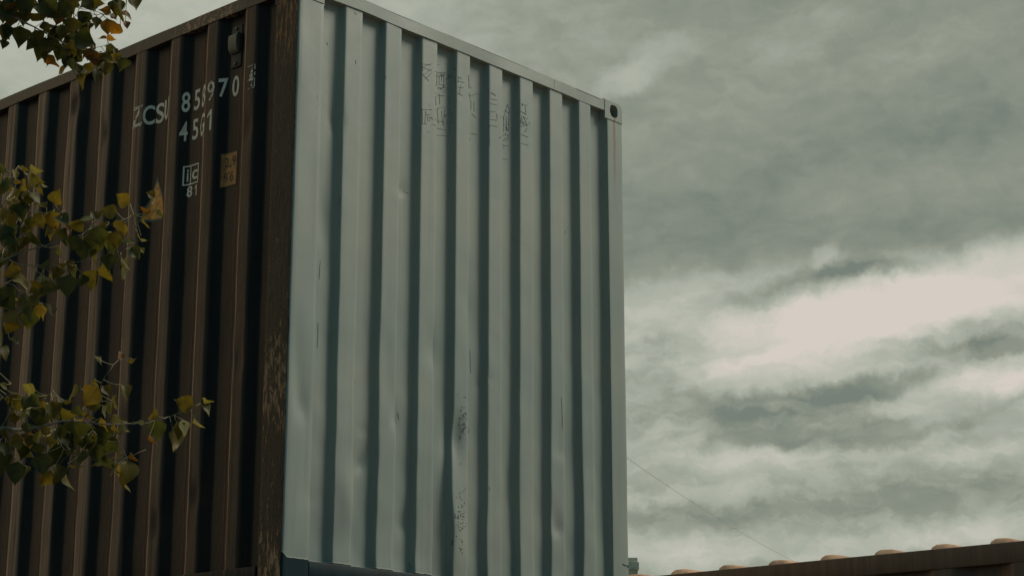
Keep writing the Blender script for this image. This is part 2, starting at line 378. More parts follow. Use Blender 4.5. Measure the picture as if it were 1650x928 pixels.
def end_wobble(x, z):
    """sideways waver of the ribs and push-in of dents"""
    lo = max(0., min(1., (1.7-z)/1.4)); keep = min(1., z_edge(z))
    dx = (mnoise.noise(Vector((x*2.2, z*1.6, 3.1)))*.011*lo + mnoise.noise(Vector((x*6, z*4.5, 8.)))*.0045*(.25+lo))*keep
    dy = (mnoise.noise(Vector((x*3.1, z*2.1, 11.)))*.006*(.3+lo) + mnoise.noise(Vector((x*9, z*7, 21.)))*.0022*(.3+lo))*keep
    for kd, x0, z0, sx, sz, rot, am in DENTS:
        if abs(x-x0) < .3 and abs(z-z0) < .6:
            dy += 1.5*am*(crease(x, z, x0, z0, sx, sz, rot) if kd == 'c' else ngauss(x, z, x0, z0, sx, sz, rot))*keep
    # the fifth rib leans and buckles low down
    dx += (-.016*ngauss(x, z, 1.08, .45, .05, .28) + .010*ngauss(x, z, 1.10, .85, .04, .16))*keep
    return dx, dy
def z_edge(z): return min((z-.11)/.08, (2.83-z)/.12) if .11 < z < 2.83 else 0.
def dentsum(x, z):
    return sum(am*(crease(x, z, x0, z0, sx, sz, rot) if kd == 'c' else ngauss(x, z, x0, z0, sx, sz, rot)) for kd, x0, z0, sx, sz, rot, am in DENTS if x0 < .17)
def end_point(x, z, off=0.):
    dx, dy = end_wobble(x, z)
    q = max(0., min(1., (min(x-.158, 2.303-x))/.05)); dx *= q; dy = dy*q + (1-q)*(dentsum(x, z) if x < .3 else 0)
    return Vector((x+dx, .004 + roundeddepth(END, x, .0045) + dy - off, z))
def side_wobble(y, z):
    k_ = max(0., min(1., min((z-.09)/.1, (2.83-z)/.1)))
    w = mnoise.noise(Vector((y*3.7, z*2.3, 40.)))*.005 + mnoise.noise(Vector((y*9., z*6., 4.)))*.0022
    for y0, z0, a in ((.36, 1.05, .010), (.93, .35, .012), (1.2, .9, .008), (1.51, 2.45, .010), (1.8, 2.68, .015), (.64, .45, .012), (.36, 2.2, .006)):
        w += a*ngauss(y, z, y0, z0, .045, .07)
    return w*k_, mnoise.noise(Vector((y*4., z*3.1, 90.)))*.005*k_
SIDE40 = seglist_side(12.192)
def side_point(y, z, off=0.):
    w, l = side_wobble(y, z)
    return Vector((.004 + roundeddepth(SIDE40, y, .005) + w - off, y+l, z))
def sheet(name, fn, ts, zs, mats, parent, flip=False, back=0.):
    bm = bmesh.new(); g = [[bm.verts.new(fn(t, z)) for z in zs] for t in ts]
    for i in range(len(ts)-1):
        for j in range(len(zs)-1):
            q = (g[i][j], g[i+1][j], g[i+1][j+1], g[i][j+1])
            bm.faces.new(q[::-1] if flip else q)
    return obj(name, bm, mats, parent, ang=60)
def zrows(z0, z1, n): return [z0 + (z1-z0)*i/n for i in range(n+1)]

# a corner casting with oval openings in its end, side and top faces (cut once, mirrored for each corner)
def casting_mesh():
    def tmpobj(bm):
        me = bpy.data.meshes.new('casting_tmp'); bm.to_mesh(me); bm.free(); o = bpy.data.objects.new('casting_tmp', me); COL.objects.link(o); return o
    # profile in XZ, outer corner at x=0, top at z=0
    rr = .040; prof = []
    for i in range(7):
        a = math.pi/2*i/6; prof.append((rr-rr*math.cos(a), -rr+rr*math.sin(a)))
    prof = [(0, -.118)] + prof + [(.162, 0), (.162, -.118)]
    bm = bmesh.new(); f0 = [bm.verts.new((x, 0, z)) for x, z in prof]; f1 = [bm.verts.new((x, .178, z)) for x, z in prof]
    n = len(prof)
    bm.faces.new(f0); bm.faces.new(f1[::-1])
    for i in range(n): bm.faces.new((f0[i], f1[i], f1[(i+1) % n], f0[(i+1) % n]))
    bmesh.ops.recalc_face_normals(bm, faces=bm.faces[:])
    es = [e for e in bm.edges if abs(e.verts[0].co.y) < 1e-6 and abs(e.verts[1].co.y) < 1e-6]
    bmesh.ops.bevel(bm, geom=es, offset=.005, segments=2, affect='EDGES')
    base = tmpobj(bm)
    def oval(c, u, v, w, hu, hv, d):
        bm = bmesh.new(); ring = []
        for s in (-1, 1):
            r = []
            for i in range(16):
                a = 2*math.pi*i/16; cu = abs(math.cos(a))**.75*math.copysign(1, math.cos(a)); sv = abs(math.sin(a))**.75*math.copysign(1, math.sin(a))
                r.append(bm.verts.new(Vector(c) + Vector(u)*hu*cu + Vector(v)*hv*sv + Vector(w)*d*s))
            ring.append(r)
        bm.faces.new(ring[0]); bm.faces.new(ring[1][::-1])
        for i in range(16): bm.faces.new((ring[0][i], ring[1][i], ring[1][(i+1) % 16], ring[0][(i+1) % 16]))
        bmesh.ops.recalc_face_normals(bm, faces=bm.faces[:]); return tmpobj(bm)
    cuts = [oval((.078, 0, -.057), (1, 0, 0), (0, 0, 1), (0, 1, 0), .035, .0375, .07),
            oval((0, .089, -.057), (0, 1, 0), (0, 0, 1), (1, 0, 0), .040, .030, .05),
            oval((.090, .089, 0), (0, 1, 0), (1, 0, 0), (0, 0, 1), .055, .030, .05)]
    for c in cuts:
        mo = base.modifiers.new('cut', 'BOOLEAN'); mo.object = c; mo.operation = 'DIFFERENCE'; mo.solver = 'EXACT'
    bpy.context.view_layer.update()
    me = bpy.data.meshes.new_from_object(base.evaluated_get(bpy.context.evaluated_depsgraph_get()))
    for o in [base]+cuts: bpy.data.objects.remove(o, do_unlink=True)
    return me
CAST = casting_mesh()
def casting(parent, x, y, z, sx, sy, sz, mats):
    bm = bmesh.new(); bm.from_mesh(CAST)
    for v in bm.verts: v.co = Vector((x + v.co.x*sx, y + v.co.y*sy, z + v.co.z*sz))
    if sx*sy*sz < 0: bmesh.ops.reverse_faces(bm, faces=bm.faces[:])
    if len(mats) > 1:
        for f in bm.faces:
            f.normal_update()
            if abs(f.calc_center_median().x - x) < .002 and abs(f.normal.x) > .8: f.material_index = 1
    return obj('corner_casting', bm, mats, parent, ang=30)
WD = 2.438
def roof(parent, L, H, mat, pitch, x_in, z_top, high, y0=.2, ends=True, round_=True):
    """cross-corrugated roof sheet: ridges run across the container and slope down at their ends"""
    bm = bmesh.new(); prev = None
    ys = []; y = y0
    while y < L-.25:
        ys += [(y, 0), (y+.060, .30), (y+.095, .75), (y+.120, .95), (y+.150, 1), (y+.166, .7), (y+.178, 0.)]; y += pitch
    ys = [(.0, 0)] + ys + [(L, 0)]
    for yy, h in ys:
        zt = z_top - .004; jig = mnoise.noise(Vector((yy*7, L, 0)))*.003*h
        row = [bm.verts.new((x_in, yy, zt)), bm.verts.new((x_in+.018, yy, zt+(high+jig)*h*.85)), bm.verts.new((x_in+.045, yy, zt+(high+jig)*h)),
               bm.verts.new((WD/2, yy, zt+high*h+.006)), bm.verts.new((WD-x_in-.045, yy, zt+high*h)), bm.verts.new((WD-x_in, yy, zt))]
        if prev:
            for i in range(5): bm.faces.new((prev[i], prev[i+1], row[i+1], row[i])).normal_flip()
        prev = row
    return obj('roof_panel', bm, mat, parent, ang=50)
def plain_box_container(root, L, H, msides, mrail, mcast, mroof, low=False, pitch=.2905, y0=.32, rail_h=.065, roofmat=None, roof_pitch=.2185, roof_y0=.2, roof_high=.02):
    """side walls, end walls, rails, posts, castings, floor, roof"""
    prof = seglist_side(L, y0, pitch)
    def sfn(s):
        def f(t, z):
            w = mnoise.noise(Vector((t*2.9+s*9, z*2.3, 40.+L)))*.005
            x = .004 + roundeddepth(prof, t, .005) + w
            return Vector((x if s == 0 else WD-x, t, z))
        return f
    ts = columns(prof, .009, .2); zs = zrows(.095, H-.07, 10)
    sheet('side_panel', sfn(0), ts, zs, msides, root, flip=True); sheet('side_panel', sfn(1), ts, zs, msides, root)
    te = columns(END, .007, .2)
    for s in (0, 1):
        def f(t, z, s=s):
            y = .004 + roundeddepth(END, t, .0035); return Vector((t, y if s == 0 else L-y, z))
        sheet('end_panel', f, te, zrows(.11, H-.07, 6), msides, root, flip=s)
    for x0 in (0, 1):
        for y0_ in (0, 1):
            bm = bmesh.new(); xs = (0.002, .156) if x0 == 0 else (WD-.134, WD-.002); ys = (.002, .172) if y0_ == 0 else (L-.172, L-.002)
            box(bm, *xs, *ys, .116, H-.116, .008); obj('corner_post', bm, msides, root)
            for top in (0, 1):
                casting(root, WD*x0, L*y0_, H if top else 0, 1-2*x0, 1-2*y0_, 1 if top else -1, [mcast])
        bm = bmesh.new(); xs = (0, .06) if x0 == 0 else (WD-.06, WD)
        box(bm, *xs, .176, L-.176, H-.006-rail_h, H-.006, .005); obj('top_side_rail', bm, mrail, root)
        bm = bmesh.new(); xs = (.002, .05) if x0 == 0 else (WD-.05, WD-.002)
        box(bm, *xs, .176, L-.176, .02, .10, .005); obj('bottom_side_rail', bm, mrail, root)
    for y in (0, L-.07):
        bm = bmesh.new(); box(bm, .160, WD-.160, y+.003, y+.067, H-.074, H-.006, .005); obj('top_end_rail', bm, mrail, root)
        bm = bmesh.new(); box(bm, .160, WD-.160, y+.003, y+.067, .02, .118, .005); obj('door_sill', bm, mrail, root)
    bm = bmesh.new(); box(bm, .052, WD-.052, .07, L-.07, .10, .128); obj('floor', bm, M_FLOOR, root)
    roof(root, L, H, roofmat or mroof, roof_pitch, .030, H-.006, roof_high, y0=roof_y0)

# ---------------------------------------------------------------- ground
def ground():
    m, k, p = newmat('gravel yard'); v = OC(k)
    a = k.noise(v, .35, 6).outputs[0]; b = k.n('ShaderNodeTexVoronoi'); k.put(b.inputs['Vector'], v); b.inputs['Scale'].default_value = 28
    c = k.mix(k.ss(a, .35, .65), (.10, .092, .078), (.17, .16, .14)); c = k.mix(k.m('MULTIPLY', b.outputs['Distance'], .6), c, (.05, .047, .04))
    k.put(p.inputs['Base Color'], c); p.inputs['Roughness'].default_value = .95; bump(k, p, b.outputs['Distance'], .6, .02)
    bm = bmesh.new(); n = 24; g = [[bm.verts.new(((i-n/2)*60, (j-n/2)*60, 0)) for j in range(n+1)] for i in range(n+1)]
    for i in range(n):
        for j in range(n): bm.faces.new((g[i][j], g[i+1][j], g[i+1][j+1], g[i][j+1]))
    tag(obj('ground', bm, m, smooth=False), kind='structure')
ground()
# ================================================================ the raised container
L40, H = 12.192, 2.896
root = empty('shipping_container', (0, 0, ZB), label='tall high-cube container, grey-green painted end and dark maroon lettered side, raised above the others', cat='shipping container')
zs = zrows(.112, 2.836, 118)
bm_ts = columns(END, .0065, .022)
sheet('end_panel', end_point, bm_ts, zs, [M_GREYR], root)
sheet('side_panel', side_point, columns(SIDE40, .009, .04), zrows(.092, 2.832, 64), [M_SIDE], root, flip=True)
farprof = seglist_side(L40)
sheet('side_panel', lambda t, z: Vector((WD-.004-roundeddepth(farprof, t, .005), t, z)), columns(farprof, .009, .3), zrows(.092, 2.832, 6), [M_SIDE], root)
sheet('end_panel', lambda t, z: Vector((t, L40-.004-roundeddepth(END, t, .0035), z)), columns(END, .0065, .2), zrows(.112, 2.836, 6), [M_SIDE], root, flip=True)
# near left post: front painted, side rusty
def post_bm(x0, x1, y0, y1, z0, z1, n=40, amp=.0025, cut=None, seed=0, bev=.011, wob=None, tight=-1):
    """a bevelled post made of stacked rings so that it can be slightly dented"""
    bm = bmesh.new(); b = bev; ring = []
    for ci, (sx, sy, a0) in enumerate(((0, 0, 180), (1, 0, 270), (1, 1, 0), (0, 1, 90))):
        b = .0018 if ci == tight else bev
        cx = x1-b if sx else x0+b; cy = y1-b if sy else y0+b
        for q in range(4):
            a = R_(a0+30*q); ring.append((cx+b*math.cos(a), cy+b*math.sin(a)))
    # extra points on the long faces
    pts = []
    for i, pnt in enumerate(ring):
        nx = ring[(i+1) % len(ring)]; pts.append(pnt); d = math.hypot(nx[0]-pnt[0], nx[1]-pnt[1])
        for j in range(1, int(d/.02)): pts.append((pnt[0]+(nx[0]-pnt[0])*j/int(d/.02), pnt[1]+(nx[1]-pnt[1])*j/int(d/.02)))
    rows = []
    for i in range(n+1):
        z = z0+(z1-z0)*i/n; kf = min(1, i/3, (n-i)/3); row = []
        for x, y in pts:
            w = mnoise.noise(Vector((x*9+seed, y*9, z*4)))*amp*kf; w2 = mnoise.noise(Vector((x*9, y*9+seed, z*3+50)))*amp*kf
            dy = 0
            if wob and y < y0+.02: dy = wob(x, z)*kf
            row.append(bm.verts.new((x+w, y+w2+dy, z)))
        rows.append(row)
    m_ = len(pts)
    for a, c in zip(rows, rows[1:]):
        for j in range(m_):
            f = bm.faces.new((a[j], a[(j+1) % m_], c[(j+1) % m_], c[j]))
            if cut and cut(f.calc_center_median()): f.material_index = 1
    bm.faces.new(rows[-1]); bm.faces.new(rows[0][::-1]); return bm
obj('corner_post', post_bm(.0, .1575, .002, .172, .0275, H-.1165, 74, .0028, cut=lambda c: c.y > .0125 and c.x < .15, wob=dentsum, tight=1), [M_GREYP, M_POST], root, ang=50)
obj('corner_post', post_bm(WD-.134, WD-.001, .002, .172, .0275, H-.1165, 60, .0018, seed=7, tight=0), [M_GREYS], root, ang=50)
for x0 in (0, 1):
    bm = bmesh.new(); xs = (0.002, .156) if x0 == 0 else (WD-.134, WD-.002); box(bm, *xs, L40-.172, L40-.002, .026, H-.116, .008); obj('corner_post', bm, M_SIDE, root)
    for y0 in (0, 1):
        for top in (0, 1):
            if y0 == 0: mt = [M_GREYS if (x0 and top) else (M_GREY if top else M_TEAL), M_POST]
            else: mt = [M_SIDE]
            casting(root, WD*x0, L40*y0-.001*(1-2*y0), H if top else -.09, 1-2*x0, 1-2*y0, 1 if top else -1, mt)
    bm = bmesh.new(); xs = (0.001, .06) if x0 == 0 else (WD-.06, WD); n = 120
    # the rail gets many segments so that it can be slightly knocked about
    for i in range(n): pass
    ra = [(xs[0], 2.823), (xs[0], 2.886), (xs[0]+.004, 2.889), (xs[1], 2.889), (xs[1], 2.823)] if x0 == 0 else [(xs[0], 2.823), (xs[0], 2.889), (xs[1], 2.889), (xs[1], 2.823)]
    rows = []
    for i in range(n+1):
        y = .178 + (L40-.356)*i/n; kf = min(1, i/2, (n-i)/2)
        rows.append([bm.verts.new((x + mnoise.noise(Vector((y*3, z*9, x*20)))*.004*kf, y, z + mnoise.noise(Vector((y*2.5, z, 7)))*.004*kf)) for x, z in ra])
    for a, c in zip(rows, rows[1:]):
        for j in range(len(ra)): bm.faces.new((a[j], a[(j+1) % len(ra)], c[(j+1) % len(ra)], c[j])).normal_flip()
    bmesh.ops.recalc_face_normals(bm, faces=bm.faces[:])
    obj('top_side_rail', bm, M_RAIL, root)
    bm = bmesh.new(); xs = (-.002, .05) if x0 == 0 else (WD-.05, WD); box(bm, *xs, .180, L40-.180, .015, .095, .006); obj('bottom_side_rail', bm, M_SIDE, root)
# top end rail: a slightly wavy bar, with a patched stretch near its right end
bm = bmesh.new(); rows = []; n = 90
ra = [(-.001, 2.824), (-.001, 2.884), (.004, 2.889), (.065, 2.889), (.065, 2.824)]
for i in range(n+1):
    x = .1635 + (2.2745-.1635)*i/n; kf = min(1, i/2, (n-i)/2)
    lump = .0025*(1 if 2.02 < x < 2.26 else 0)
    rows.append([bm.verts.new((x, y + (mnoise.noise(Vector((x*4, z*7, 3)))*.004+lump)*kf, z + (mnoise.noise(Vector((x*3.2, y*3, 9)))*.004 - (lump if z > 2.87 else 0))*kf)) for y, z in ra])
for a, c in zip(rows, rows[1:]):
    for j in range(5): bm.faces.new((a[j], a[(j+1) % 5], c[(j+1) % 5], c[j]))
bmesh.ops.recalc_face_normals(bm, faces=bm.faces[:])
ter = obj('top_end_rail', bm, M_GREY, root)
bm = bmesh.new()
for x in (1.846,):
    tube(bm, [(x+mnoise.noise(Vector((x, i, 0)))*.003, -.0005, 2.827+.056*i/5) for i in range(6)], .0022, 5)
obj('weld_seam', bm, M_GREY, ter)
bm = bmesh.new(); box(bm, .1575, 2.3035, -.0005, .065, .036, .1165, .004); obj('door_sill', bm, M_TEAL, root)
bm = bmesh.new(); box(bm, .160, WD-.160, L40-.07, L40-.003, 2.82, 2.889, .005); obj('top_end_rail', bm, M_SIDE, root)
bm = bmesh.new(); box(bm, .160, WD-.160, L40-.07, L40-.003, .02, .118, .005); obj('door_sill', bm, M_SIDE, root)
bm = bmesh.new(); box(bm, .052, WD-.052, .07, L40-.07, .02, .128); obj('floor', bm, M_FLOOR, root)
roof(root, L40, H, M_ROOF, .2185, .058, 2.886, .012)

# ---- things painted or stuck on the long side -----------------------------------
def hit_side(px, py):
    d = ray(px, py); o = CAM.copy(); t0 = (-.012-o.x)/d.x; t1 = (.062-o.x)/d.x
    for i in range(400):
        t = t0+(t1-t0)*i/399; q = o+d*t; y, z = q.y, q.z-ZB
        if q.x >= side_point(y, z).x: return y, z
    return y, z
def hit_end(px, py):
    d = ray(px, py); o = CAM.copy(); t0 = (-.012-o.y)/d.y; t1 = (.070-o.y)/d.y
    for i in range(400):
        t = t0+(t1-t0)*i/399; q = o+d*t; x, z = q.x, q.z-ZB
        if q.y >= end_point(x, z).y: return x, z
    return x, z
def conform(bm, off=.0012, step=.004):
    """bm holds flat shapes as (Y, Z, 0); cut into fine strips and lay on the corrugated side"""
    ys = [v.co.x for v in bm.verts]; y = min(ys)+step
    while y < max(ys):
        bmesh.ops.bisect_plane(bm, geom=bm.verts[:]+bm.edges[:]+bm.faces[:], plane_co=(y, 0, 0), plane_no=(1, 0, 0)); y += step
    zz = [v.co.y for v in bm.verts]; z = min(zz)+.012
    while z < max(zz):
        bmesh.ops.bisect_plane(bm, geom=bm.verts[:]+bm.edges[:]+bm.faces[:], plane_co=(0, z, 0), plane_no=(0, 1, 0)); z += .012
    for v in bm.verts:
        w, l = side_wobble(v.co.x, v.co.y); q = side_point(v.co.x, v.co.y, off); v.co = (q.x, v.co.x, v.co.y)
    bmesh.ops.recalc_face_normals(bm, faces=bm.faces[:])
def glyph(bm, ch, Y0, Y1, zb, zt, bold=.012, mi=0):
    """letter ch scaled to fill the box; Y0 is its left edge (larger Y), Y1 its right edge"""
    if ch == '1':
        w = (Y1-Y0); h = zt-zb; P = ((.58, 0), (1, 0), (1, 1), (.66, 1), (0, .76), (0, .62), (.58, .80))
        f = bm.faces.new([bm.verts.new((Y0+u*w, zb+v*h, 0)) for u, v in P]); f.material_index = mi; return
    cu = bpy.data.curves.new('t', 'FONT'); cu.body = ch; cu.size = 1; cu.offset = bold; cu.resolution_u = 6
    o = bpy.data.objects.new('t', cu); COL.objects.link(o); bpy.context.view_layer.update()
    me = bpy.data.meshes.new_from_object(o.evaluated_get(bpy.context.evaluated_depsgraph_get()))
    bpy.data.objects.remove(o, do_unlink=True)
    xs = [v.co.x for v in me.vertices]; ys = [v.co.y for v in me.vertices]
    x0, x1, y0, y1 = min(xs), max(xs), min(ys), max(ys)
    vm = [bm.verts.new((Y0+(v.co.x-x0)/max(x1-x0, 1e-6)*(Y1-Y0), zb+(v.co.y-y0)/(y1-y0)*(zt-zb), 0)) for v in me.vertices]
    for p in me.polygons:
        try: f = bm.faces.new([vm[i] for i in p.vertices]); f.material_index = mi
        except ValueError: pass
def quad(bm, pts, mi=0):
    f = bm.faces.new([bm.verts.new((y, z, 0)) for y, z in pts]); f.material_index = mi
def gl_px(bm, ch, x0, x1, yt, yb, bold=.012, mi=0):
    xm, ym = (x0+x1)/2, (yt+yb)/2
    glyph(bm, ch, hit_side(x0, ym)[0], hit_side(x1, ym)[0], hit_side(xm, yb)[1], hit_side(xm, yt)[1], bold, mi)
def stencil(name, worn):
    m, k, p = newmat(name); v = OC(k)
    n = k.noise(v, 60 if worn else 95, 4, .7).outputs[0]
    c = k.mix(k.ss(k.noise(v, 30, 4).outputs[0], .35, .7), (.80, .77, .68), (.62, .58, .50))
    c = k.mix(k.ss(n, *( (.50, .46) if worn else (.32, .26) )), c, (.035, .024, .022))
    k.put(p.inputs['Base Color'], c); p.inputs['Roughness'].default_value = .55; return m
M_WH = stencil('off-white stencil paint', False); M_WORN = stencil('flaked off-white stencil paint', True)
def char_part(ch, x0, x1, yt, yb, worn=0, bold=.014):
    bm = bmesh.new(); gl_px(bm, ch, x0, x1, yt, yb, bold); conform(bm)
    o = obj('digit' if ch.isdigit() else 'letter', bm, [M_WORN if worn else M_WH], root); o['label'] = 'off-white stencilled ' + ch + (' partly flaked away' if worn else '')
for a in (('Z', 214.6, 230, 172, 204.5, 1), ('C', 230.5, 250, 170.5, 201.5), ('S', 251.7, 264.9, 167, 198.6), ('U', 265.6, 271.6, 161.5, 192.5), ('8', 293.2, 307, 149, 181),
          ('5', 313.7, 322.8, 144.8, 177.2), ('8', 326.5, 331.6, 138, 170), ('9', 334.5, 346, 131, 162.6, 1), ('7', 352, 368, 126.8, 160), ('0', 375, 385.4, 123, 155.4), ('4', 399.6, 408.4, 110, 139.5, 1),
          ('4', 289.4, 303, 196.5, 228.2), ('5', 310.7, 319.8, 192.3, 225), ('G', 323.3, 329.8, 185, 217.6), ('1', 334, 341, 177.7, 210.6)): char_part(*a)
(ya, za), (yb, zb_) = hit_side(398.5, 145.5), hit_side(412, 103.5); w = .0055; bm = bmesh.new()
for pts in (((ya, za), (yb, za), (yb, za+w), (ya, za+w)), ((ya, zb_-w), (yb, zb_-w), (yb, zb_), (ya, zb_)), ((yb, za+w), (yb+w, za+w), (yb+w, zb_-w), (yb, zb_-w))): quad(bm, pts)
bmesh.ops.remove_doubles(bm, verts=bm.verts[:], dist=1e-5); conform(bm); obj('digit_frame', bm, [M_WORN], root)
# framed i|c mark and 81
bm = bmesh.new(); w = .0075
ya, zt = hit_side(295.4, 268.3); yc, _ = hit_side(320, 278); _, zb2 = hit_side(294.8, 300); ym = hit_side(307.8, 280)[0]
for pts in (((ya, zb2), (yc, zb2), (yc, zb2+w), (ya, zb2+w)), ((ya, zt-w), (yc, zt-w), (yc, zt), (ya, zt)), ((ya, zb2+w), (ya-w, zb2+w), (ya-w, zt-w), (ya, zt-w)),
            ((yc+w*.8, zb2+w), (yc, zb2+w), (yc, zt-w), (yc+w*.8, zt-w)), ((ym+w*.4, zb2+w), (ym-w*.4, zb2+w), (ym-w*.4, zt-w), (ym+w*.4, zt-w))): quad(bm, pts)
for a in (('i', 301.3, 304.2, 273.5, 293.4), ('c', 310, 318.6, 273.8, 288.7), ('8', 301.2, 310, 300.6, 317.6), ('1', 313.6, 317.2, 298.3, 314.6)): gl_px(bm, *a, bold=.02)
conform(bm); obj('approval_mark', bm, [M_WH], root)['label'] = 'small white framed i|c mark over the number 81'
# height plate
M_PLB = plain('black decal border', (.012, .012, .012), .6); M_PLO = plain('faded orange decal', (.34, .15, .030), .5, var=.35, scale=22)
M_PLK = plain('black decal ink', (.02, .014, .012), .6)
bm = bmesh.new()
y0, z1 = hit_side(357.3, 249.5); y1, _ = hit_side(381.6, 270); _, z0 = hit_side(356.3, 301.8); b = .006
quad(bm, ((y0+b, z0-b), (y1-b, z0-b), (y1-b, z1+b), (y0+b, z1+b))); conform(bm, .0012)
pl = obj('height_plate', bm, M_PLB, root); pl['label'] = 'orange height decal reading 2.9 and 9\'6'
bm = bmesh.new(); quad(bm, ((y0, z0), (y1, z0), (y1, z1), (y0, z1))); conform(bm, .0022); obj('decal_face', bm, M_PLO, pl)
bm = bmesh.new()
for a in (('2', 363.4, 369.6, 255, 269.8), ('9', 375.4, 380.8, 251, 267), ('9', 361.8, 367.5, 280, 294.2), ('6', 371, 376.8, 276, 291.5)): gl_px(bm, *a, bold=.0)
for px, py, s in ((372.2, 268, .006), (369.3, 279, .005)):
    yy, zz = hit_side(px, py); quad(bm, ((yy+s*.7, zz-s), (yy-s*.7, zz-s), (yy-s*.7, zz+s), (yy+s*.7, zz+s)))
conform(bm, .0032); obj('decal_digits', bm, M_PLK, pl)
# triangular warning sticker behind the leaves
M_TRO = plain('yellow-orange sticker', (.62, .26, .035), .5, var=.4, scale=30); M_TRB = plain('dull sticker edge', (.07, .10, .10), .6)
bm = bmesh.new()
T = [hit_side(x, y) for x, y in ((254.5, 285.5), (265, 349), (222, 358))]
bm.faces.new([bm.verts.new((*t, 0)) for t in T]); conform(bm, .0012); st = obj('warning_sticker', bm, M_TRB, root); st['label'] = 'triangular orange warning sticker'
cy, cz = sum(t[0] for t in T)/3, sum(t[1] for t in T)/3
bm = bmesh.new(); bm.faces.new([bm.verts.new((cy+(y-cy)*.86, cz+(z-cz)*.86, 0)) for y, z in T]); conform(bm, .0022); obj('sticker_face', bm, M_TRO, st)
# ventilator in the first full recess
M_VENT = plain('olive vent plastic', (.10, .105, .08), .5, var=.2, scale=30, bmp=.1); M_VDK = plain('dark vent mount', (.02, .024, .022), .6)
yv0, zt = hit_side(376, 60); yv1, _ = hit_side(390.5, 80); _, zl = hit_side(372, 92); _, zf = hit_side(380, 110)
xr = .004+D_SIDE
bm = bmesh.new(); box(bm, xr-.008, xr+.001, yv1-.004, yv0+.0, zf, zt+.045, .003); vn = obj('ventilator', bm, M_VDK, root)
bm = bmesh.new()
prof = [(xr-.008, zl), (xr-.024, zl+.004), (xr-.036, zl+.03), (xr-.036, zt-.015), (xr-.028, zt-.003), (xr-.008, zt+.004)]
a = [bm.verts.new((x, yv0-.003, z)) for x, z in prof]; c = [bm.verts.new((x, yv1+.002, z)) for x, z in prof]
bm.faces.new(a); bm.faces.new(c[::-1])
for i in range(6): bm.faces.new((a[i], c[i], c[(i+1) % 6], a[(i+1) % 6]))
bmesh.ops.recalc_face_normals(bm, faces=bm.faces[:]); bmesh.ops.bevel(bm, geom=bm.edges[:], offset=.004, segments=2, affect='EDGES'); obj('vent_hood', bm, M_VENT, vn)
for z in (zf+.018, zt+.030):
    bm = bmesh.new(); bmesh.ops.create_cone(bm, cap_ends=True, segments=6, radius1=.008, radius2=.007, depth=.008, matrix=Matrix.Translation((xr-.012, (yv0+yv1)/2, z)) @ Matrix.Rotation(R_(90), 4, 'Y')); obj('bolt', bm, M_VENT, vn, smooth=False)

# ---- ghost lettering and wrinkles in the grey paint -----------------------------
M_CRK = plain('cracked paint', (.150, .172, .158), .7)
def strokes(name, segs, wd=.0022, jig=.0, mat=None):
    bm = bmesh.new(); rr = random.Random(3)
    for s in segs:
        P = [hit_end(*p) for p in s]; pts = []
        for (xa, za_), (xb, zb_) in zip(P, P[1:]):
            n = max(2, int(math.hypot(xb-xa, zb_-za_)/.012))
            for i in range(n): pts.append((xa+(xb-xa)*i/n, za_+(zb_-za_)*i/n))
        pts.append(P[-1]); prev = None; m_ = len(pts)
        for i, (x, z) in enumerate(pts):
            a, b = pts[max(0, i-1)], pts[min(m_-1, i+1)]; t = Vector((b[0]-a[0], b[1]-a[1]))
            if t.length < 1e-9: continue
            t.normalize(); nn = Vector((-t.y, t.x)); w = wd*(.25+.75*math.sin(math.pi*(i+.4)/(m_)))*rr.uniform(.6, 1.2)
            x += rr.uniform(-.0015, .0015); z += rr.uniform(-.0015, .0015)
            row = []
            for sg, of in ((-1, .0003), (0, .0016), (1, .0003)):
                q = end_point(x+nn.x*w*sg, z+nn.y*w*sg, of); row.append(bm.verts.new(q))
            if prev:
                for j in (0, 1): bm.faces.new((prev[j], row[j], row[j+1], prev[j+1]))
            prev = row
    bmesh.ops.recalc_face_normals(bm, faces=bm.faces[:])
    o = obj(name, bm, mat or M_CRK, root); o['kind'] = 'stuff'; return o
C = lambda x, y: (640+x/4.217, 60+y/4.217)
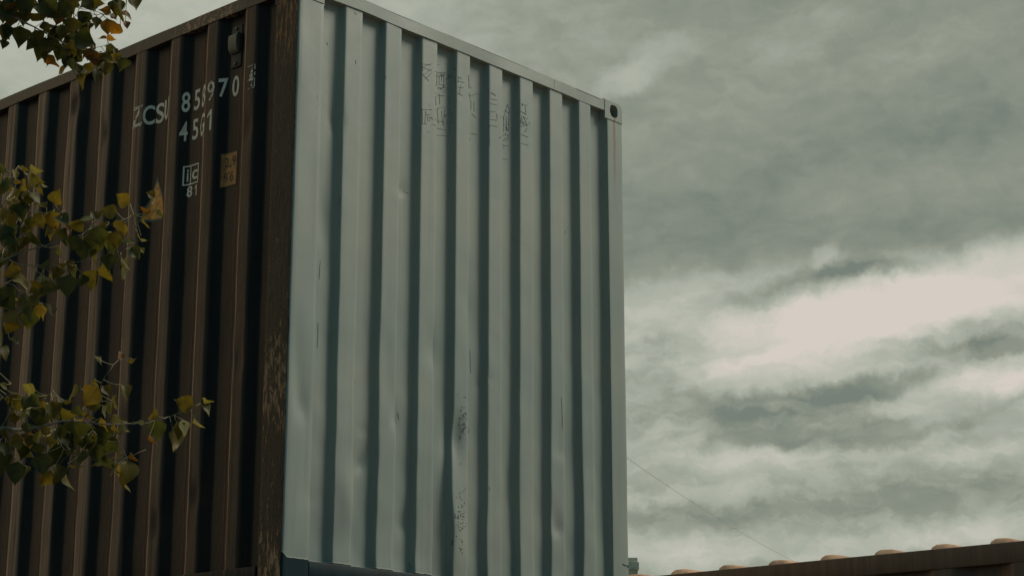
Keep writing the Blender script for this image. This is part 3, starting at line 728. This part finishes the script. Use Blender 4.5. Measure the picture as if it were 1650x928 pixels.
raw = [[(168,170),(170,230)],[(170,205),(240,180)],[(172,205),(235,232)],[(175,185),(225,190)],[(180,260),(235,215)],[(185,290),(240,240)],[(170,250),(215,300)],
 [(170,478),(172,590),(200,590)],[(172,492),(230,495)],[(200,545),(240,550)],[(190,500),(190,590)],
 [(255,235),(330,240)],[(258,262),(325,260)],[(270,235),(268,330)],[(300,240),(300,300)],[(258,330),(330,345)],[(320,300),(370,270)],[(255,380),(320,400)],[(262,400),(262,470)],[(285,385),(290,460)],[(255,600),(330,630)],[(262,655),(340,672)],[(270,480),(280,590)],[(300,500),(310,600)],[(318,480),(318,610)],[(256,560),(320,575)],[(258,500),(318,470)],[(285,260),(285,330)],[(315,250),(315,340)],
 [(380,205),(390,230)],[(385,270),(440,285)],[(390,300),(455,310)],[(395,340),(450,345)],[(410,380),(445,400)],[(420,275),(410,310)],[(430,330),(425,395)],[(345,255),(385,275)],[(400,280),(395,330)],
 [(487,260),(488,350)],[(490,330),(505,345)],[(492,400),(545,385)],[(503,520),(535,550)],[(500,655),(540,665)],[(489,380),(491,700)],[(500,430),(500,500)],[(520,440),(522,510)],
 [(617,360),(620,420)],[(620,385),(665,390)],[(640,375),(670,400)],[(622,420),(680,430)],[(622,450),(680,460)],[(625,505),(626,740)],[(626,505),(670,510)],[(675,520),(680,560)],[(630,600),(680,610)],[(632,560),(676,566)],
 [(750,450),(720,560)],[(745,460),(770,500)],[(722,540),(722,640)],[(760,500),(755,640)],[(712,655),(755,665)],[(710,720),(760,740)],[(712,815),(750,830)],[(730,500),(765,520)],[(725,600),(760,590)],[(740,540),(742,640)],
 [(830,455),(885,465)],[(855,450),(850,470)],[(820,500),(880,530)],[(825,560),(880,600)],[(850,530),(820,610)],[(860,540),(885,605)],[(820,610),(885,600)],[(825,660),(890,680)],[(825,720),(890,735)],[(835,500),(835,520)],[(870,470),(876,520)]]
strokes('paint_wrinkles', [[C(*p) for p in s] for s in raw], .0015)
rr = random.Random(11); sc = []
for cx, cy, sx, sy, n in ((745, 680, 7, 38, 55), (744, 835, 7, 45, 60), (712, 135, 9, 25, 24), (722, 190, 7, 30, 22), (815, 215, 8, 22, 18), (690, 190, 6, 22, 14), (843, 200, 8, 22, 14)):
    for i in range(n):
        x, y = cx+rr.gauss(0, sx*.5), cy+rr.gauss(0, sy*.5); a = rr.uniform(-.6, .6) if rr.random() < .6 else rr.uniform(1.2, 1.9); l = rr.uniform(1.5, 5)
        sc.append([(x, y), (x+l*math.cos(a), y+l*math.sin(a))])
strokes('paint_scuffs', sc, .0010)
marks = [[(782,613),(785,618),(789,620)],[(548,318),(546,330)],[(641,665),(643,676)],[(516,420),(514,450)],[(512,520),(511,560)],[(514,72),(514,82)],[(526,68),(528,74)],[(514,118),(516,128)],[(511,152),(511,160)],[(510,172),(510,175)],[(510,188),(510,192)],[(573,98),(574,104)],[(621,123),(622,127)],
 [(757,565),(758,600)],[(648,308),(658,312)],[(912,372),(910,376)],[(914,368),(916,366)],[(571,20),(574,25)],[(620,20),(626,32)],[(905,640),(906,690)],[(788,783),(789,790)],[(731,870),(729,878)],[(658,905),(664,915)]]
strokes('paint_chips', marks, .0022)
# small marks on the right post and rail
bm = bmesh.new()
for P in ([(1004, 908), (1008, 910), (1012, 910), (1012, 914)],):
    q = [hit_plane_y(x, y) for x, y in P]; tube(bm, [(x, .0005, z) for x, z in q], .003, 5)
obj('latch_remnant', bm, M_CRK, root)

# ================================================================ container underneath (below the frame)
lower = empty('shipping_container', (0, 0, .012), label='dark blue-green container carrying the tall grey-ended one', cat='shipping container')
plain_box_container(lower, L40, 2.591, M_TEAL, M_TEAL, M_TEAL, M_TEAL)
# ================================================================ brown container at lower right
X2 = .09; LB = 6.058; Y2 = -.95 - LB
brown = empty('shipping_container', (X2, Y2, 0.009), label='rust-brown container whose top rail and ribbed roof show at lower right', cat='shipping container')
d_ = ray(1143, 918); ry = CAM.y + d_.y*(X2-CAM.x)/d_.x
plain_box_container(brown, LB, 2.591, M_BSIDE, M_BRAIL, M_BRAIL, M_BSIDE, roofmat=M_RUSTO, roof_pitch=.2185, roof_y0=((ry-.178-Y2) % .2185)+.2185, roof_high=.029, rail_h=.068, y0=.30)

# ================================================================ pale building far behind
def building():
    c = at(985, 911, 62); hz = c.z
    b = empty('building', (0, 0, 0), label='distant pale beige building just showing past the container corner', cat='building')
    mw = plain('beige render', (.74, .62, .44), .85, scale=2); mc = plain('beige cornice', (.76, .66, .50), .8); mg = plain('window glass', (.03, .04, .05), .12)
    mr = plain('window frame paint', (.5, .48, .44), .6)
    r = RGT.copy(); r.z = 0; r.normalize(); f = Vector((-r.y, r.x, 0))
    e = at(1027.5, 915, 60); M = Matrix.Translation((e.x, e.y, 0)) @ Matrix(((r.x, f.x, 0, 0), (r.y, f.y, 0, 0), (0, 0, 1, 0), (0, 0, 0, 1)))
    # local: x from -9 (left) to 0 (right edge), y from 0 (front) to 8
    def part(name, mat, par, *bx, **kw):
        bm = bmesh.new(); box(bm, *bx, **kw); o = obj(name, bm, mat, par, smooth=False); o.matrix_local = M if par is b else Matrix(); return o
    w = part('wall', mw, b, -9, 0, 0, 8, 0, hz-.35)
    part('cornice', mc, b, -9.06, .04, -.04, 8.04, hz-.35, hz-.12)
    part('parapet', mw, b, -9, 0, 0, 8, hz-.12, hz+.02)
    for fl in range(2):
        for i in range(4):
            x = -8.2+i*2.15; z = 1.2+fl*3.6
            fr = part('window', mr, b, x, x+1.1, -.05, .02, z, z+1.6); part('pane', mg, fr, x+.08, x+.52, -.06, -.048, z+.08, z+1.52); part('pane', mg, fr, x+.58, x+1.02, -.06, -.048, z+.08, z+1.52)
building()
# ================================================================ overhead cable on two poles
mw_ = plain('weathered timber', (.12, .095, .07), .9, scale=3); mk = plain('grey cable sheath', (.5, .5, .46), .6)
A = at(962, 703, 34); B = at(1440, 962, 70)
for P, lab in ((A, 'wooden utility pole hidden behind the tall container'), (B, 'wooden utility pole behind the rust-brown container')):
    u = empty('utility_pole', (P.x, P.y, 0), label=lab, cat='utility pole')
    bm = bmesh.new(); tube(bm, [(0, 0, 0), (0, 0, P.z*.5), (0, 0, P.z+.1)], [.15, .13, .10], 12); obj('pole', bm, mw_, u)
    bm = bmesh.new(); tube(bm, [(0, 0, P.z-.06), (0, 0, P.z-.02), (0, 0, P.z+.04)], [.13, .15, .12], 10); obj('clamp', bm, mk, u)
bm = bmesh.new(); pts = []
for i in range(41):
    t = i/40; q = A.lerp(B, t); q.z -= .9*4*t*(1-t)*.55; pts.append(q)
tube(bm, pts, [.0046-.0018*i/40 for i in range(41)], 6)
tag(obj('overhead_cable', bm, mk), label='thin grey cable sloping across the clouds right of the container', cat='cable')

# ================================================================ poplar tree with three branches reaching into view
def leafmat(name, col, back, trans=.45):
    m, k, p = newmat(name); v = OC(k)
    n = k.noise(v, 45, 4, .6).outputs[0]; n2 = k.noise(v, 7, 2).outputs[0]
    c = k.mix(k.ss(n, .35, .75), col, tuple(q*.6 for q in col)); c = k.mix(k.m('MULTIPLY', k.ss(n2, .45, .65), .45), c, back)
    k.put(p.inputs['Base Color'], c); p.inputs['Roughness'].default_value = .52
    p.inputs['Specular IOR Level'].default_value = .32
    t = k.n('ShaderNodeBsdfTranslucent'); k.put(t.inputs[0], k.mix(1., c, (1.45, 1.15, .45), 'MULTIPLY'))
    ms = k.n('ShaderNodeMixShader'); ms.inputs[0].default_value = trans
    o = [x for x in k.nt.nodes if x.type == 'OUTPUT_MATERIAL'][0]
    k.nt.links.new(p.outputs[0], ms.inputs[1]); k.nt.links.new(t.outputs[0], ms.inputs[2]); k.nt.links.new(ms.outputs[0], o.inputs[0])
    return m
LM = [leafmat('dark green leaf', (.060, .078, .030), (.082, .090, .026)), leafmat('olive leaf', (.105, .100, .026), (.14, .112, .026)),
      leafmat('orange autumn leaf', (.36, .175, .022), (.26, .17, .025)), leafmat('pale leaf underside', (.21, .21, .085), (.15, .15, .05)),
      leafmat('brown-orange leaf', (.17, .085, .020), (.10, .07, .02)), leafmat('yellow-green leaf', (.145, .125, .026), (.19, .135, .026))]
M_BARK = plain('grey-brown bark', (.10, .085, .068), .85, scale=20, bmp=.6, bscale=80)
M_TWIG = plain('pale twig bark', (.22, .185, .14), .7, scale=60); M_PET = plain('leaf stalk', (.30, .25, .11), .6)
OUT = [(0, 0), (.10, .22), (.17, .40), (.27, .50), (.40, .49), (.55, .40), (.70, .27), (.84, .13), (.93, .05), (1.03, .0)]   # (along, half width) deltoid leaf
def _curve(P, n):
    P = [(2*P[0][0]-P[1][0], 2*P[0][1]-P[1][1])] + P + [(2*P[-1][0]-P[-2][0], 2*P[-1][1]-P[-2][1])]; out = []
    for i in range(1, len(P)-2):
        for j in range(n):
            t = j/n; out.append(tuple(.5*((2*P[i][q]) + (P[i+1][q]-P[i-1][q])*t + (2*P[i-1][q]-5*P[i][q]+4*P[i+1][q]-P[i+2][q])*t*t + (3*P[i][q]-P[i-1][q]-3*P[i+1][q]+P[i+2][q])*t**3) for q in (0, 1)))
    return out + [P[-2]]
OUT = [OUT[0]] + [(a, max(h, .004)) for a, h in _curve(OUT, 2)[1:-1]] + [OUT[-1]]
lr = random.Random(21)
def leaf(bm, base, d, nrm, length, wf=.95, mi=0, curl=None):
    d = d.normalized(); s = d.cross(nrm).normalized(); nrm = s.cross(d)
    fold = lr.uniform(.1, .6); curl = lr.uniform(-.35, .75) if curl is None else curl; tw = lr.uniform(-.25, .25); wv = lr.uniform(0, 6)
    mid = []; L1 = []; R1 = []; L2 = []; R2 = []
    for a, h in OUT:
        c = base + d*(a*length) - nrm*(curl*a*a*length*.55)
        mid.append(bm.verts.new(c))
        if 0 < h:
            for sg, l1, l2 in ((1, L1, L2), (-1, R1, R2)):
                hw = h*wf*length*lr.uniform(.98, 1.03)
                for fr, lst in ((.5, l1), (1., l2)):
                    off = nrm*(fold*hw*fr + (.085*math.sin(a*9+wv+sg)*length*fr*fr*.6)) + s*hw*fr*sg*math.cos(fold*.6) + nrm*tw*hw*fr*sg
                    lst.append(bm.verts.new(c + off))
    n = len(L1)
    for l1, l2, fl in ((L1, L2, False), (R1, R2, True)):
        def F(*v):
            f = bm.faces.new(v[::-1] if fl else v); f.material_index = mi
        F(mid[0], mid[1], l1[0]); F(mid[0], l1[0], l2[0])
        for i in range(n-1):
            F(mid[i+1], mid[i+2], l1[i+1], l1[i]); F(l1[i], l1[i+1], l2[i+1], l2[i])
        F(mid[n], mid[n+1], l1[n-1]); F(l1[n-1], mid[n+1], l2[n-1])
def petiole(bm, a, b, r=.0014, mi=6):
    mid = (a+b)/2 + Vector((0, 0, -.12*(a-b).length)) + Vector((lr.uniform(-1, 1), lr.uniform(-1, 1), lr.uniform(-1, 1)))*.08*(a-b).length
    pts = [a.lerp(mid, t).lerp(mid.lerp(b, t), t) for t in (0, .25, .5, .75, 1)]
    tube(bm, pts, [r*1.3, r, r*.9, r*.9, r*1.2], 4, mi)
def branch(root, depth, twigs, leaves, fill=(), seed=1):
    """twigs: ((x, y) points, start radius mm, end radius mm); leaves: (x, y, length, heading, width, tint)"""
    lr.seed(seed); bb = bmesh.new(); TP = []
    for pts, r0, r1, dz in twigs:
        P = smoothpts([at(x, y, depth + dz*(i/(len(pts)-1)) + .03*math.sin(i*2.3+seed)) for i, (x, y) in enumerate(pts)], 4)
        P = [p + Vector((lr.uniform(-1, 1), lr.uniform(-1, 1), lr.uniform(-1, 1)))*.0016 for p in P]
        rad = [(r1+(r0-r1)*(1-i/(len(P)-1))**2.6)*(1.35 if i % 4 == 0 and i else 1)*.001 for i in range(len(P))]
        tube(bb, P, rad, 7); TP += P
    br = obj('branch', bb, M_TWIG, root)
    bl = bmesh.new()
    def put(x, y, ln, ang, wf, mi, dd):
        dep = depth+dd; unit = dep/FPX; ln_m = ln*unit*1.05
        a = R_(ang); d2 = RGT*math.cos(a) - UPV*math.sin(a)
        pit = lr.uniform(-.35, .35); d3 = (d2*math.cos(pit) + FWD*math.sin(pit)).normalized()
        L = ln_m/max(.6, math.cos(pit))
        roll = math.acos(max(.12, min(1, wf)))*lr.choice((-1, 1)); side = d3.cross(-FWD).normalized(); n0 = side.cross(d3).normalized()
        nrm = (n0*math.cos(roll) + side*math.sin(roll)).normalized()
        c = at(x, y, dep); base = c - d3*L*.5
        leaf(bl, base, d3, nrm, L, lr.uniform(.86, 1.02), mi)
        near = min(TP, key=lambda p: (p-base).length)
        if (near-base).length < .16: petiole(bl, near, base)
        else: petiole(bl, base + (near-base).normalized()*.05 + Vector((0, 0, .012)), base)
    for t in leaves: put(*t, lr.uniform(-.07, .07))
    for x0, y0, x1, y1, n, pal in fill:
        for i in range(n):
            put(lr.uniform(x0, x1), lr.uniform(y0, y1), lr.uniform(20, 33), lr.gauss(90, 45), lr.uniform(.35, 1), lr.choice(pal), lr.uniform(-.05, .22))
    obj('leaves', bl, LM+[M_PET], br, ang=80)
    return br
tree = empty('poplar_tree', tuple(at(-420, 1287, 6.9).xy)+(0,), label='poplar tree with yellowing leaves overhanging the left edge, in front of the dark side', cat='tree')
TT = Matrix.Translation(-tree.location)
D1, D2, D3 = 7.1, 6.8, 6.6
parts = []
parts.append(branch(None, D1,
 [([(-420, -190), (-250, -110), (-100, -45), (0, 15), (40, 37), (70, 52), (100, 68), (114, 78)], 13, 2.0, 0), ([(85, 60), (100, 74), (112, 92), (122, 108), (133, 120)], 1.8, 1.0, 0),
  ([(-60, -12), (30, -8), (90, 0), (128, 14), (150, 17), (168, 24)], 4, 1.0, 0), ([(90, -8), (140, -6), (175, -2), (188, 8), (193, 24)], 2.5, .9, .05),
  ([(105, 70), (130, 80), (152, 78), (172, 72), (176, 64)], 1.6, .8, 0), ([(122, 90), (150, 94), (168, 98), (188, 103)], 1.5, .9, 0), ([(40, 37), (48, 22), (50, 6)], 1.5, 1, 0), ([(170, -8), (200, -4), (214, 2)], 1.5, .8, 0)],
 [(5,72,16,100,.8,0),(12,50,28,80,.9,0),(30,60,35,95,.8,0),(18,30,30,100,.9,1),(45,10,30,80,1,0),(80,15,35,60,1,0),(75,45,20,70,.9,0),(68,78,36,100,.9,0),(60,62,26,80,.9,1),(50,72,22,110,.7,0),(105,15,30,90,1,0),(118,42,26,100,1,1),
  (136,31,26,120,.95,0),(112,40,22,100,.9,0),(169,19,20,195,.9,2),(155,37,20,95,.6,1),(144,42,13,80,.6,1),(188,12,26,80,.9,0),(196,17,36,88,.6,1),(205,24,17,20,.6,4),(217,5,24,70,.7,1),(204,40,13,70,.8,4),(173,44,26,92,.8,2),(186,48,22,135,.95,2),
  (165,63,15,180,.6,2),(178,62,15,40,.7,2),(137,65,34,20,1,0),(110,70,24,60,.9,1),(181,80,22,30,.9,0),(190,91,14,0,.9,5),(175,95,18,10,.5,1),(170,111,24,90,.8,1),(155,122,22,90,.8,0),(145,110,18,100,.9,1),(137,131,30,100,.75,1),(128,124,20,80,.45,3),
  (117,106,26,100,.8,0),(98,113,21,155,.6,5),(84,99,25,60,.7,2),(79,104,12,120,.5,4),(108,88,24,110,.9,1),(122,92,26,140,1,0),(128,80,24,90,1,1),(150,95,22,80,.9,4),(140,88,20,90,.8,0),(197,104,24,100,.8,0),(95,85,28,100,.8,0),(90,72,22,80,.8,1),(148,74,18,40,.8,1),
  (186,84,12,60,.6,1),(183,28,12,30,.7,4),(145,8,26,40,.9,1),(160,3,22,20,.9,5),(100,52,24,80,.8,1),(95,28,30,100,1,4),(63,25,30,10,.5,5),(82,27,20,5,.4,5),(20,12,30,80,1,0),(38,28,26,100,1,0),(4,22,28,90,1,0),(108,100,22,100,.9,0),(75,92,20,95,.6,1),(126,112,18,90,.8,0)],
 [(-40,-30,120,22,34,(0,0,1,1,4)), (-60,10,20,60,12,(0,1)), (70, 40, 140, 80, 14, (0,1,4)), (20, -5, 160, 18, 20, (0,1,5)), (100,70,180,108,8,(1,4,5)), (-420,-220,-20,40,150,(0,0,1,1,5,2)), (60,-60,240,-25,26,(0,1,4))], 3))
parts.append(branch(None, D2,
 [([(-420, 520), (-250, 470), (-100, 440), (-30, 430), (0, 420), (12, 416), (30, 408), (60, 400), (90, 390), (115, 382), (132, 378), (145, 365), (150, 357)], 13, 1.2, 0),
  ([(12, 416), (25, 424), (50, 428), (90, 427), (110, 425), (140, 418), (165, 415), (190, 408), (202, 402), (206, 392)], 2.2, .9, -.05),
  ([(132, 378), (150, 366), (170, 365), (195, 355), (215, 346), (240, 329), (246, 328)], 1.9, .9, .06),
  ([(-60, 400), (-25, 360), (0, 335), (12, 318), (25, 302), (28, 290), (22, 278)], 4, .8, 0), ([(10, 320), (25, 308), (40, 292), (52, 277)], 2, .8, 0),
  ([(-60, 325), (0, 322), (25, 328), (45, 338), (75, 345), (98, 352)], 2.5, .8, .05), ([(98, 352), (105, 340), (98, 342)], .8, .5, 0),
  ([(-60, 480), (-20, 470), (8, 458), (22, 460), (36, 474)], 2, .9, 0), ([(-60, 520), (-20, 518), (6, 512), (22, 505)], 2, .9, 0), ([(215, 346), (222, 362), (227, 380)], .9, .6, 0), ([(202, 402), (216, 398), (228, 404)], .8, .5, 0), ([(60, 330), (50, 318), (44, 305), (56, 295)], 1, .6, 0)],
 [(4,273,18,30,.9,0),(38,277,22,55,.2,1),(40,272,14,30,.6,1),(56,275,21,30,.6,3),(22,282,18,80,.35,5),(30,292,16,50,.4,5),(40,300,22,45,.7,5),(62,292,20,20,.8,1),(66,305,19,55,.7,1),(72,299,12,40,.25,3),(60,320,16,45,.2,3),(42,326,26,62,.28,3),(93,317,27,290,.95,5),
  (64,332,24,195,.4,1),(12,296,20,90,.9,0),(4,305,20,100,.9,0),(15,303,16,70,.8,1),(35,340,28,90,1,0),(20,338,18,100,.8,1),(64,357,28,70,.95,5),(86,356,30,72,1,5),(84,376,26,110,.9,1),(75,372,20,110,.6,1),(56,385,30,70,.6,0),(50,360,22,80,.9,1),(108,371,20,75,.5,4),
  (122,360,28,170,.7,1),(135,352,29,193,.42,3),(33,395,26,85,.7,0),(14,398,30,90,.8,0),(5,375,28,100,.9,0),(15,360,34,80,.25,1),(25,372,22,90,.8,0),(42,370,16,20,.6,1),(98,405,20,60,.45,0),(72,428,20,160,.8,1),(100,425,18,0,.45,1),(24,438,18,120,.9,5),
  (197,321,28,212,.98,5),(175,341,27,192,.95,5),(152,346,20,232,.8,1),(190,363,22,160,.9,1),(200,369,24,75,.9,5),(166,363,20,150,.5,1),(242,315,16,205,.8,5),(234,338,18,190,.7,4),(233,360,20,68,.4,5),(222,378,24,80,.3,5),(258,344,15,60,.8,0),
  (159,382,34,92,1,0),(186,388,29,90,1,1),(180,405,26,120,.9,0),(208,388,20,0,.7,1),(218,408,23,55,.9,0),(205,425,24,90,.6,1),(199,440,26,82,.4,1),(171,440,31,68,.8,5),(154,452,34,102,.8,1),(150,398,32,110,1,0),(135,408,26,90,1,0),(146,405,18,100,.5,1),
  (175,422,28,100,.9,0),(230,404,9,60,.8,3),(232,387,10,30,.3,3),(20,440,31,165,.9,5),(35,455,30,18,.4,3),(60,460,26,25,.6,5),(80,466,34,-15,.75,1),(83,447,15,90,.35,3),(109,461,36,92,1,0),(133,452,18,100,.8,0),(12,482,42,60,1,0),(38,490,36,100,.55,0),
  (62,485,26,100,.7,1),(63,502,25,98,.9,5),(82,500,19,80,.8,1),(47,516,34,100,.95,0),(18,510,26,20,.7,5),(20,528,28,15,.8,5),(24,550,18,25,.4,0),(8,568,24,58,.4,1),(3,560,24,95,.5,1),(-6,545,26,90,.7,1),(120,440,24,100,.8,0),(90,440,22,100,.7,1),(120,392,26,110,.9,0),
  (140,392,26,120,.9,0),(110,430,20,60,.7,1),(2,345,26,80,.8,5),(8,358,22,95,.7,1),(2,420,24,100,.8,0),(-4,440,26,80,.9,1),(96,455,18,90,.6,1)],
 [(-400,330,-14,620,150,(0,0,1,1,5,2)), (-20,380,40,420,5,(0,1)), (0,270,60,330,6,(1,5)), (30,340,130,385,4,(0,1,5)), (130,380,215,425,5,(0,1,5)), (0,440,90,510,6,(0,1,5))], 5))
parts.append(branch(None, D3,
 [([(-420, 820), (-250, 770), (-100, 715), (0, 691), (20, 692), (50, 690), (75, 684), (110, 678), (140, 680), (170, 683), (210, 683), (235, 679), (262, 674), (272, 671), (292, 664), (310, 657), (322, 650)], 13, .9, 0),
  ([(75, 684), (74, 668), (73, 650), (74, 640), (84, 628)], 1.8, .8, 0), ([(0, 691), (10, 675), (18, 655), (20, 643)], 2.2, .9, 0), ([(-60, 690), (-20, 660), (5, 640), (18, 618)], 2, .7, 0), ([(134, 680), (148, 655), (158, 632), (166, 612), (180, 592), (191, 580)], 2.0, .8, .05),
  ([(84, 683), (94, 690), (112, 697)], 1.4, .8, 0), ([(86, 690), (100, 718), (112, 729), (125, 735), (145, 740), (170, 742), (200, 739), (222, 729), (235, 724)], 1.6, .8, .04), ([(140, 680), (150, 692), (157, 704)], .9, .6, 0), ([(184, 682), (190, 706), (198, 724), (204, 736)], 1, .7, 0),
  ([(-60, 740), (-20, 722), (5, 705), (16, 708)], 2, .8, 0), ([(272, 671), (276, 682), (278, 694)], .7, .6, 0), ([(16, 708), (18, 728), (26, 745)], .9, .8, 0), ([(191, 580), (206, 578), (214, 578)], .8, .5, 0)],
 [(6,622,16,30,.5,5),(45,627,25,190,.75,3),(57,645,24,60,1,0),(13,645,13,80,.6,1),(42,650,24,100,.8,0),(30,668,30,60,.5,0),(65,674,36,100,1,0),(102,645,23,35,.25,1),(85,660,30,90,.8,1),(93,665,24,80,.8,0),(22,675,20,90,.8,5),(118,633,27,150,.6,1),(108,648,14,25,.3,1),
  (147,638,38,128,1,5),(156,618,17,60,.5,1),(172,630,20,50,.8,1),(202,632,26,60,.5,1),(158,580,19,40,.3,1),(194,572,15,255,.7,4),(213,580,17,0,.4,1),(183,645,15,110,.7,1),(187,655,15,80,.6,1),(127,662,21,60,.9,0),(144,668,27,40,.4,5),(145,655,15,90,.8,1),(155,655,20,90,.8,0),(166,663,21,85,.35,3),
  (192,677,25,-8,.8,5),(297,649,31,200,1,5),(334,646,18,30,.6,3),(331,660,24,42,.12,1),(318,682,22,65,.15,3),(246,671,21,180,.8,5),(253,693,33,85,1,0),(224,682,20,180,.5,1),(246,708,20,60,.6,4),(278,710,34,98,.55,5),(290,693,27,70,.55,1),(297,690,29,75,.4,3),
  (25,712,27,160,1,5),(38,705,13,60,.7,4),(64,705,24,80,.8,3),(48,710,20,110,.8,0),(62,725,22,90,.9,0),(27,763,38,95,1,0),(44,760,18,90,.4,1),(69,748,36,80,1,0),(74,771,30,118,.9,5),(90,735,40,95,.7,0),(97,718,24,70,.5,3),(106,712,36,70,.5,0),(116,730,20,90,.7,0),(92,764,32,80,.35,1),
  (107,775,32,92,.3,1),(84,712,20,100,.6,1),(0,745,40,80,.9,0),(98,697,24,90,.8,0),(128,702,48,90,1,0),(155,728,31,90,.9,0),(167,702,32,80,.8,0),(181,722,28,60,.8,0),(131,738,28,100,.5,0),(122,750,25,20,.35,1),(160,748,24,180,.5,1),(175,750,36,80,.7,0),(186,692,20,70,.7,1),(200,690,18,0,.6,1),
  (190,734,16,-20,.25,3),(184,757,22,120,.22,3),(195,770,46,100,.5,5),(207,762,40,82,.4,5),(217,736,17,50,.5,4),(140,715,28,100,.9,0),(118,690,26,90,.9,0),(52,668,22,80,.8,1),(10,700,22,80,.8,1),(75,695,20,90,.8,1),(42,690,20,90,.8,0),(148,700,22,90,.7,0),(36,728,24,90,.8,0),(8,725,26,90,.8,0)],
 [(-400,600,-14,850,140,(0,0,1,1,5,2)), (20,690,110,730,6,(0,1,5)), (110,650,200,690,4,(0,1,5)), (0,640,90,680,5,(0,1,5)), (110,700,190,750,6,(0,1,5))], 9))
for p_ in parts:
    for o in [p_]+list(p_.children): o.data.transform(TT)
    p_.parent = tree; p_.name = 'branch'
# trunk, limbs and the rest of the crown, outside the picture
tb = bmesh.new(); Tz = [0, .6, 1.4, 2.4, 3.4, 4.6, 6.2, 8.2]
tp = [Vector((mnoise.noise(Vector((z*.5, 1, 0)))*.25, mnoise.noise(Vector((z*.5, 9, 0)))*.25, z)) for z in Tz]
tube(tb, smoothpts(tp, 3), [.17-.135*i/21 for i in range(22)], 14); obj('trunk', tb, M_BARK, tree)
cr = bmesh.new(); lb = bmesh.new(); lr.seed(77); made = 0
def inframe(p):
    w = p - CAM; z = w.dot(FWD)
    return z > .3 and 825+FPX*w.dot(RGT)/z > -25 and -200 < 464-FPX*w.dot(UPV)/z < 1100
for i in range(34):
    z = 2.3 + 5.6*i/33; a = i*2.4; r = (1.5 if z < 6 else 1.5*(8.6-z)/2.6)*lr.uniform(.6, 1)
    s = tp[0].lerp(tp[-1], z/8.2); e = s + Vector((math.cos(a)*r, math.sin(a)*r, lr.uniform(.3, .8)))
    if any(inframe(tree.location + s.lerp(e, t)) for t in (.3, .6, .8, 1)): continue
    P = smoothpts([s, s.lerp(e, .5)+Vector((0, 0, -.08)), e], 4); tube(lb, P, [.022-.019*j/8 for j in range(9)], 6)
    for j in range(46):
        q = s.lerp(e, lr.uniform(.25, 1.1)) + Vector((lr.gauss(0, .2), lr.gauss(0, .2), lr.gauss(0, .2)))
        if inframe(tree.location+q): continue
        d = Vector((lr.gauss(0, .6), lr.gauss(0, .6), -1)).normalized(); nn = d.cross(Vector((lr.gauss(0, 1), lr.gauss(0, 1), lr.gauss(0, .3)))).normalized()
        leaf(cr, q, d, nn, lr.uniform(.055, .085), .95, lr.choice((0, 0, 1, 1, 5, 2)))
obj('limbs', lb, M_BARK, tree); obj('crown', cr, LM, tree, ang=80)
